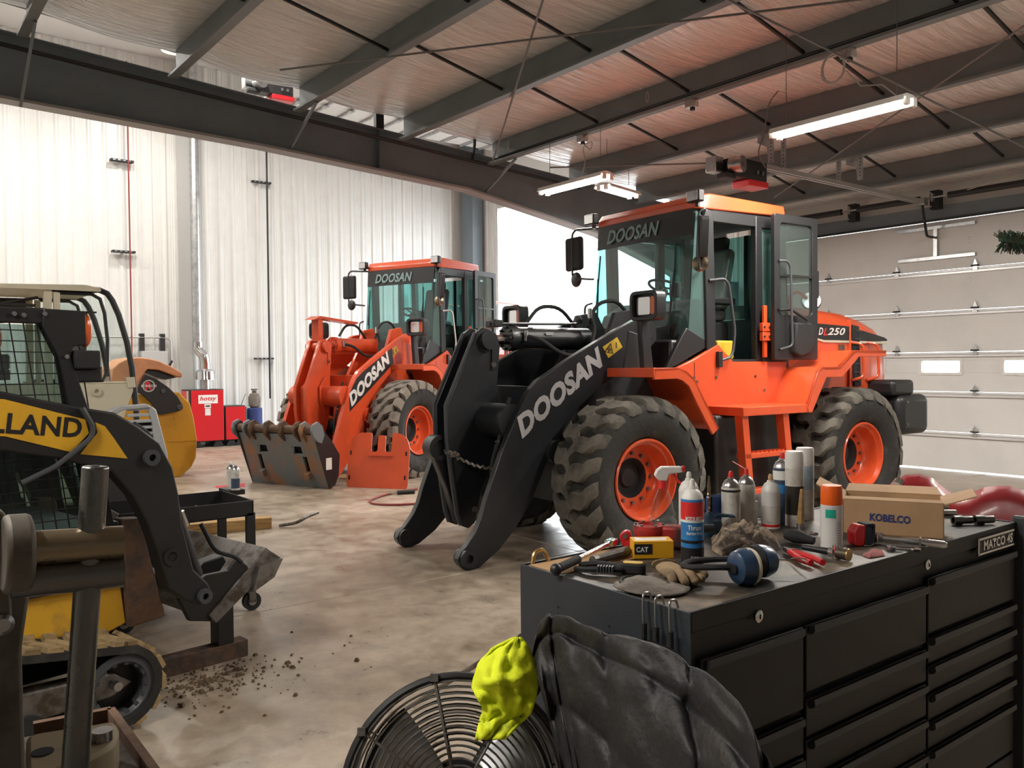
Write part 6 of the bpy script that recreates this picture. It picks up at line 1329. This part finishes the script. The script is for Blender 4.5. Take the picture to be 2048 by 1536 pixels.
for i, (x, y, lab) in enumerate(((1895, 1026, 'chrome deep socket by the box corner'), (1890, 1014, 'chrome short socket by the box corner'))):
    p = ot(x, y, ZT + .010); t = thing('chrome_socket', lab, 'socket', p, math.atan2(CR.y, CR.x) + R(-8)); MB().lathe([(.008, -.03), (.013, -.03), (.013, .03 - .02 * i), (.008, .032 - .02 * i), (0, .03 - .02 * i)], ax='x', seg=14).build('socket', 'chrome', t)
a, b = ot(1588, 1072, ZT + .02), ot(1640, 1080, ZT + .02); d = b - a
t = thing('air_grinder', 'black rubber gripped die grinder behind the chrome universal joint', 'grinder', a, math.atan2(d.y, d.x)); MB().tube([(-.03, 0, 0), (0, 0, 0), (.02, 0, 0), (.05, 0, -.004), (.068, 0, -.006)], [.014, .022, .022, .015, .012], 12).build('body', 'black_soft', t)
p = V((-1.735, 2.615, ZT)); t = thing('chip_brush', 'small brush with a tan wooden handle standing among the cans', 'brush', (p.x, p.y, ZT - .004)); MB().tube([(0, 0, .0), (0, 0, .05), (.002, .004, .14)], [.009, .012, .006], 8).build('handle', 'wood', t); MB().cyl((0, 0, .0), (0, 0, .02), .014, seg=10).build('ferrule', 'steel', t)

# ------------------------------------------------------------------ drum fan, hi-vis sleeve, jacket
FC = at(915, 1590, 2.14)
fa = math.atan2(-CF.y, -CF.x) + R(4)
t = thing('drum_fan', 'black drum floor fan with a wire grille under the draped jacket', 'fan', (FC.x, FC.y, FC.z), fa)
tilt = R(20); t.rotation_euler = (0, -tilt, fa)
RF = .283; hz = Matrix.Rotation(-tilt, 3, 'Y') @ V((0, 0, .375)); hz = Matrix.Rotation(fa, 3, 'Z') @ hz; t.location = FC - hz
MB().ring_prism([( RF * math.cos(a), .375 + RF * math.sin(a)) for a in [2 * PI * i / 56 for i in range(56)]], [((RF - .012) * math.cos(a), .375 + (RF - .012) * math.sin(a)) for a in [2 * PI * i / 56 for i in range(56)]], 'x', -.10, .02).build('drum', 'black_soft', t)
MB().tube([(.02, RF * math.cos(a), .375 + RF * math.sin(a)) for a in [2 * PI * i / 56 for i in range(56)]], .012, 8, True).build('rim', 'black', t)
def grille(x, n, bulge, name, mat, w, rr):
    q = MB()
    for k in range(n):
        r = .06 + (RF - .07) * k / (n - 1); xx = x + bulge * (1 - (r / RF) ** 2)
        q.tube([(xx, r * math.cos(a), .375 + r * math.sin(a)) for a in [2 * PI * i / 48 for i in range(48)]], w, 5, True)
    for k in range(rr):
        a = 2 * PI * k / rr + .2; q.tube([(x + bulge * (1 - (r / RF) ** 2) + .004, r * math.cos(a), .375 + r * math.sin(a)) for r in (.05, .13, .21, RF)], w * 1.2, 5)
    q.build(name, mat, t)
grille(.03, 15, .05, 'front_grille', 'dull_steel', .0028, 8); grille(-.10, 15, -.03, 'rear_grille', 'dull_steel', .0028, 8)
MB().cyl((-.10, 0, .375), (-.05, 0, .375), .08, seg=20).build('motor', 'black_soft', t)
for k in range(3):
    a0 = 2 * PI * k / 3 + .5
    MB().grid(lambda u, v: V((-.03 - .03 * (v - .5) * 2, (.06 + .19 * u) * math.cos(a0 + (v - .5) * (1.1 - .2 * u)), .375 + (.06 + .19 * u) * math.sin(a0 + (v - .5) * (1.1 - .2 * u)))), 6, 6).build('blade', 'steel', t, solid=.003)
aa = R(118); hb = [( -.06, (RF + o) * math.cos(aa + s), .375 + (RF + o) * math.sin(aa + s)) for s, o in ((-.24, 0), (-.22, .07), (.22, .07), (.24, 0))]
MB().tube(fil([(x, -y, z) for x, y, z in hb], .03), .016, 8).build('handle', 'black', t)
inv = (Matrix.Rotation(fa, 3, 'Z') @ Matrix.Rotation(-tilt, 3, 'Y')).inverted()
for s in (-1, 1):
    fw = [V(FC) + (Matrix.Rotation(fa, 3, 'Z') @ V((x, s * .30, 0))) for x in (-.06, .25, -.25)]; fw[1].z = fw[2].z = .015
    L3 = [inv @ (p - t.location) for p in fw]; MB().tube([L3[1], L3[2]], .014, 8).build('foot', 'black', t); MB().tube([L3[0], (L3[1] + L3[2]) / 2], .014, 8).build('stand_leg', 'black', t)
for k in range(8): a = 2 * PI * k / 8 + .2; MB().box((.03, (RF + .004) * math.cos(a), .375 + (RF + .004) * math.sin(a)), (.03, .02, .02)).build('grille_clip', 'dull_steel', t)
# rod leaning behind the fan
a, b = on_z(775, 1441, .009), at(1042, 1273, 2.50)
tag(MB().tube([a, b], .009, 8).build('broom_stick', 'vise_paint'), 'thin wooden stick leaning on the chest behind the fan', 'stick')

def cloth(name, label, cat, rowsL, rowsR, mat, depth_fn, nu, nv, fold, solid, quilt=None):
    t = thing(name, label, cat, (0, 0, 0))
    def lerp_rows(rows, s):
        k = s * (len(rows) - 1); i = min(int(k), len(rows) - 2); f = k - i; f2 = f
        return [rows[i][j] * (1 - f2) + rows[i + 1][j] * f2 for j in range(len(rows[0]))]
    def fn(u, v):
        l, r = lerp_rows(rowsL, u), lerp_rows(rowsR, u)
        x = l[0] * (1 - v) + r[0] * v; y = l[1] * (1 - v) + r[1] * v; d = depth_fn(u, v, l, r)
        d += fold * (noise.noise(V((u * 5.2 + 1.3, v * 4.1, 3))) + .5 * noise.noise(V((u * 11, v * 9, 7))))
        if quilt: d += quilt(u, v)
        return at(x, y, d)
    o = MB().grid(fn, nu, nv).build('fabric', mat, t, smooth=180, solid=solid); return t
# jacket over the fan: u from the ridge down to the floor, v along the ridge
top = [(1064, 1312), (1074, 1276), (1092, 1254), (1112, 1246), (1150, 1258), (1200, 1272), (1260, 1290), (1320, 1318), (1380, 1356), (1435, 1405), (1475, 1460), (1500, 1520), (1512, 1560)]
def jk(u, v):
    k = v * (len(top) - 1); i = min(int(k), len(top) - 2); f = k - i
    x = top[i][0] * (1 - f) + top[i + 1][0] * f; y = top[i][1] * (1 - f) + top[i + 1][1] * f
    d0 = 2.26 - .78 * min(1, max(0, (x - 1080) / 430)) ** 1.0; rim = .30 + .70 * min(1, max(0, (x - 1070) / 130))
    base = at(x, y, d0)
    toward = V((-CF.x, -CF.y, 0)).normalized()
    sec = [(0, 0), (.05, .012), (.12, -.02), (.19, -.09), (.24, -.20), (.28, -.36), (.32, -.56), (.36, -.80), (.38, -1.02)]
    kk = u * (len(sec) - 1); j = min(int(kk), len(sec) - 2); g = kk - j
    fw = sec[j][0] * (1 - g) + sec[j + 1][0] * g; dz = sec[j][1] * (1 - g) + sec[j + 1][1] * g
    lim = base.z - .004
    z = base.z + max(dz, -lim)
    sq = .55 if v > .85 else 1
    q = 0
    for ph, n in ((v * 4.6 + u * .5, 1), (u * 4.2 + .25 - v * .6, 1)):
        e = abs((ph % 1) - .5) * 2; q += .040 * (1 - e ** 5) 
    wr = .05 * noise.noise(V((v * 6, u * 5, 1.7))) + .025 * noise.noise(V((v * 15, u * 12, 4)))
    p = V((base.x, base.y, z)) + toward * (fw * sq * rim + q + wr * min(1, u * 5)) + V((0, 0, (wr * .5 + q * .6) * (1 - min(1, u * 1.6))))
    p += V((.75, .05, 0)) * ((1 - v) ** 2.2 * max(0, -dz) * .62)
    if p.y > 1.512 and p.x < -1.275:                       # lies against the chest, not in it
        if p.x < -1.34: p.y = 1.512
        else: p.x = -1.275
    return V((p.x, p.y, max(p.z, .004)))
t = thing('work_jacket', 'dark quilted work jacket draped over the fan against the tool chest', 'jacket', (0, 0, 0))
MB().grid(jk, 110, 150).build('body', 'jacket', t, smooth=180)
def collar(u, v):
    x = 1062 + 190 * v; y = 1290 - 42 * math.sin(PI * min(1, v * 1.5 + .05)) - 4 * v + u * 28
    p = at(x + 6, y, 2.26 - .33 * v + .02); r = .045 * math.sin(PI * u) 
    return p + V((-CF.x, -CF.y, 0)).normalized() * (r + .02 * noise.noise(V((v * 9, u * 4, 2)))) + V((0, 0, .02 * noise.noise(V((v * 12, u * 3, 5)))))
MB().grid(collar, 10, 40).build('collar', 'jacket', t, smooth=180, solid=.012)
# hi-vis sleeve
Ls = [(1028, 1275), (985, 1296), (958, 1325), (947, 1358), (944, 1378), (955, 1398), (966, 1420), (958, 1445), (951, 1480)]
Rs = [(1042, 1275), (1056, 1292), (1066, 1318), (1074, 1345), (1075, 1370), (1074, 1392), (1062, 1428), (1038, 1448), (1010, 1478)]
fn_ = (Matrix.Rotation(fa, 3, 'Z') @ Matrix.Rotation(-tilt, 3, 'Y')) @ V((1, 0, 0)); fp_ = FC + fn_ * .075
def sleeve_d(u, v, l, r):
    x = l[0] * (1 - v) + r[0] * v; y = l[1] * (1 - v) + r[1] * v; ry = ray(x, y)
    df = fn_.dot(fp_ - CPOS) / fn_.dot(ry)                    # lies on the fan face low down, joins the jacket high up
    return min(df, 2.215) - .05 * math.sin(PI * v) * math.sin(PI * min(1, u * 1.3))
cloth('hivis_sleeve', 'dirty fluorescent yellow sleeve hanging over the fan rim', 'garment', Ls, Rs, 'hivis', sleeve_d, 30, 20, .04, .006)

# ------------------------------------------------------------------ bench vise in the near corner
def atx(x, y, X): return on_x(x, y, X)
vt = thing('bench_vise', 'heavy worn steel bench vise with a long sliding handle bar', 'vise', atx(60, 1600, -1.40))
vo = vt.location.copy()
def lv(p): return V(p) - vo
top_, bot_ = atx(191, 932, -1.17), atx(148, 1570, -1.17)
k = MB().cyl(lv(bot_), lv(top_), .016, seg=24).build('handle_bar', 'gun_steel', vt, bevel=.003); d = (top_ - bot_).normalized()
MB().cyl(lv(top_), lv(top_ + d * .001), .005, seg=10).build('centre_mark', 'black', k)
s0, s1 = atx(20, 1100, -1.175), atx(245, 1085, -1.165); ax = (s1 - s0).normalized()
MB().cyl(lv(s0), lv(s1), .0215, seg=28).build('screw_head', 'brass_steel', vt)
MB().cyl(lv(s0 - V((.0, 0, .039))), lv(s1 - V((.0, 0, .037)) + ax * .0), .020, seg=24).build('guide_tube', 'gun_steel', vt)
c0, c1 = atx(4, 1110, -1.18), atx(62, 1105, -1.18)
MB().cyl(lv(c0), lv(c1), .048, seg=28).build('collar', 'vise_paint', vt, bevel=.006)
q = MB(); a = atx(8, 1010, -1.22); 
q.prism(fil2([(lv(atx(-60, 1000, -1.22)).y, lv(atx(0, 1010, -1.22)).z), (lv(atx(10, 1018, -1.22)).y, lv(atx(0, 1018, -1.22)).z), (lv(atx(16, 1150, -1.22)).y, lv(atx(0, 1150, -1.22)).z), (lv(atx(22, 1250, -1.22)).y, lv(atx(0, 1255, -1.22)).z), (lv(atx(-60, 1290, -1.22)).y, lv(atx(0, 1290, -1.22)).z)], .012), 'x', -.10, .20); q.build('jaw', 'vise_paint', vt, bevel=.006)
zbot = atx(120, 1480, -1.30).z - .054 - vo.z
q = MB(); q.prism(fil2([(lv(atx(-80, 1240, -1.22)).y, lv(atx(0, 1190, -1.22)).z), (lv(atx(40, 1190, -1.22)).y, lv(atx(0, 1190, -1.22)).z), (lv(atx(58, 1195, -1.22)).y, lv(atx(0, 1196, -1.22)).z), (lv(atx(42, 1300, -1.22)).y, lv(atx(0, 1300, -1.22)).z), (lv(atx(52, 1640, -1.22)).y, zbot), (lv(atx(-80, 1640, -1.22)).y, zbot)], .012), 'x', -.10, .19); q.build('body', 'vise_paint', vt, bevel=.006)
bz = atx(120, 1480, -1.30).z
P = [V((p.x, p.y, 0)) for p in [on_z(x, y, bz) for x, y in ((52, 1468), (135, 1455), (190, 1447), (225, 1440), (240, 1455), (228, 1490), (180, 1515), (120, 1536), (52, 1560))]]
q = MB(); q.prism(fil2([(lv(p).x, lv(p).y) for p in P], .02), 'z', bz - vo.z - .0555, bz - vo.z); q.build('swivel_base', 'vise_tan', vt, bevel=.006)
for x, y in ((85, 1505),):
    p = on_z(x, y, bz); MB().cyl((p.x - vo.x, p.y - vo.y, bz - vo.z - .001), (p.x - vo.x, p.y - vo.y, bz - vo.z + .0015), .014, seg=16).build('bolt_slot', 'shadow_gap', vt)
p = on_z(205, 1480, bz); MB().cyl((p.x - vo.x, p.y - vo.y, bz - vo.z), (p.x - vo.x, p.y - vo.y, bz - vo.z + .014), .014, seg=14).build('base_bolt', 'steel', vt)
MB().lathe([(0, 0), (.012, 0), (.013, .004), (.008, .008), (0, .008)], tuple(lv(atx(5, 1248, -1.198))), ax='x', seg=16).build('jaw_screw', 'steel', vt)
# bench top under it
bt = thing('vise_bench', 'steel workbench corner with a raised rusty edge under the vise', 'workbench', (0, 0, 0))
zb = bz - .055; e0 = on_z(222, 1418, zb); e1 = on_z(310, 1600, zb)
pts = [on_z(x, y, zb) for x, y in ((222, 1440), (306, 1560))]; far = on_z(-80, 1500, zb)
cor = pts[0]; dirA = (pts[1] - pts[0]).normalized(); dirB = (V((far.x, far.y, zb)) - cor).normalized()
poly = [cor, cor + dirA * .5, cor + dirA * .5 + dirB * .6, cor + dirB * .6]
MB().prism([(p.x, p.y) for p in poly], 'z', zb - .03, zb).build('bench_top', 'dull_steel', bt)
nA = V((-dirA.y, dirA.x, 0)); 
for d_, o_ in ((dirA, cor), (dirB, cor)):
    e = o_ + d_ * (.5 if d_ is dirA else (on_z(75, 1452, zb) - cor).length); n_ = V((-d_.y, d_.x, 0)) * .006
    MB().prism([(p.x, p.y) for p in (o_ - n_, e - n_, e + n_, o_ + n_)], 'z', zb - .06, zb + .02).build('edge_plate', 'rust', bt)
for p in (cor + dirA * .45 + dirB * .06, cor + dirB * .06 + dirA * .06, cor + dirB * .55 + dirA * .06, cor + dirA * .45 + dirB * .55): MB().box((p.x, p.y, (zb - .03) / 2), (.05, .05, zb - .03)).build('leg', 'dark_frame', bt)

# ------------------------------------------------------------------ red creeper behind the chest, brush at the right
t = thing('creeper', 'red moulded plastic creeper standing on end behind the tool chest', 'creeper', (-2.0, 4.1, 0))
prof = [(1775, 985), (1792, 962), (1815, 952), (1840, 950), (1865, 958), (1885, 976), (1902, 990), (1925, 994), (1948, 990), (1972, 978), (1995, 974), (2020, 974), (2050, 982), (2090, 1000)]
def crp(u, v):
    k = v * (len(prof) - 1); i = min(int(k), len(prof) - 2); f = k - i; f = f
    x = prof[i][0] * (1 - f) + prof[i + 1][0] * f; y = prof[i][1] * (1 - f) + prof[i + 1][1] * f
    p = on_y(x, y, 4.12); b_ = math.sin(PI * min(1, u * 6) / 2)
    z = p.z * (1 - u ** 1.0)
    return V((p.x + 2.0, p.y - 4.1 - .10 * b_ + .05 * u + .03 * math.sin(v * 9) * b_, z))
MB().grid(crp, 16, 52).build('shell', 'red_plastic', t, smooth=180, solid=.03)
p = on_y(1797, 963, 4.0); MB().cyl((p.x + 2.0, -.12, p.z - .02), (p.x + 2.0, -.09, p.z), .025, seg=14).build('caster_stem', 'chrome', t)
c = at(2030, 480, 3.6); t = thing('bench_brush', 'green bristled brush hanging at the side of the shop', 'brush', c, math.atan2(CR.y, CR.x))
q = MB()
for i in range(260):
    a = random.uniform(-.055, .055); b = random.uniform(-.012, .012); s = V((a, b, -.10 * a - .01)); e = s + V((random.uniform(-.02, .02) + a * .25, random.uniform(-.02, .02), random.uniform(.02, .05) * (1 if random.random() < .6 else -1)))
    q.tube([s, e], .0022, 3)
k = q.build('bristles', 'green_bristle', t, smooth=0); k['kind'] = 'stuff'
MB().box((.0, 0, -.005), (.13, .035, .03), Matrix.Rotation(R(14), 4, 'Y')).build('head', 'green_bristle', t, bevel=.008); MB().tube([(.03, 0, -.02), (.055, 0, -.06), (.09, 0, -.3), (.09, 0, -c.z + .001)], .010, 8).build('handle', 'vise_paint', t)
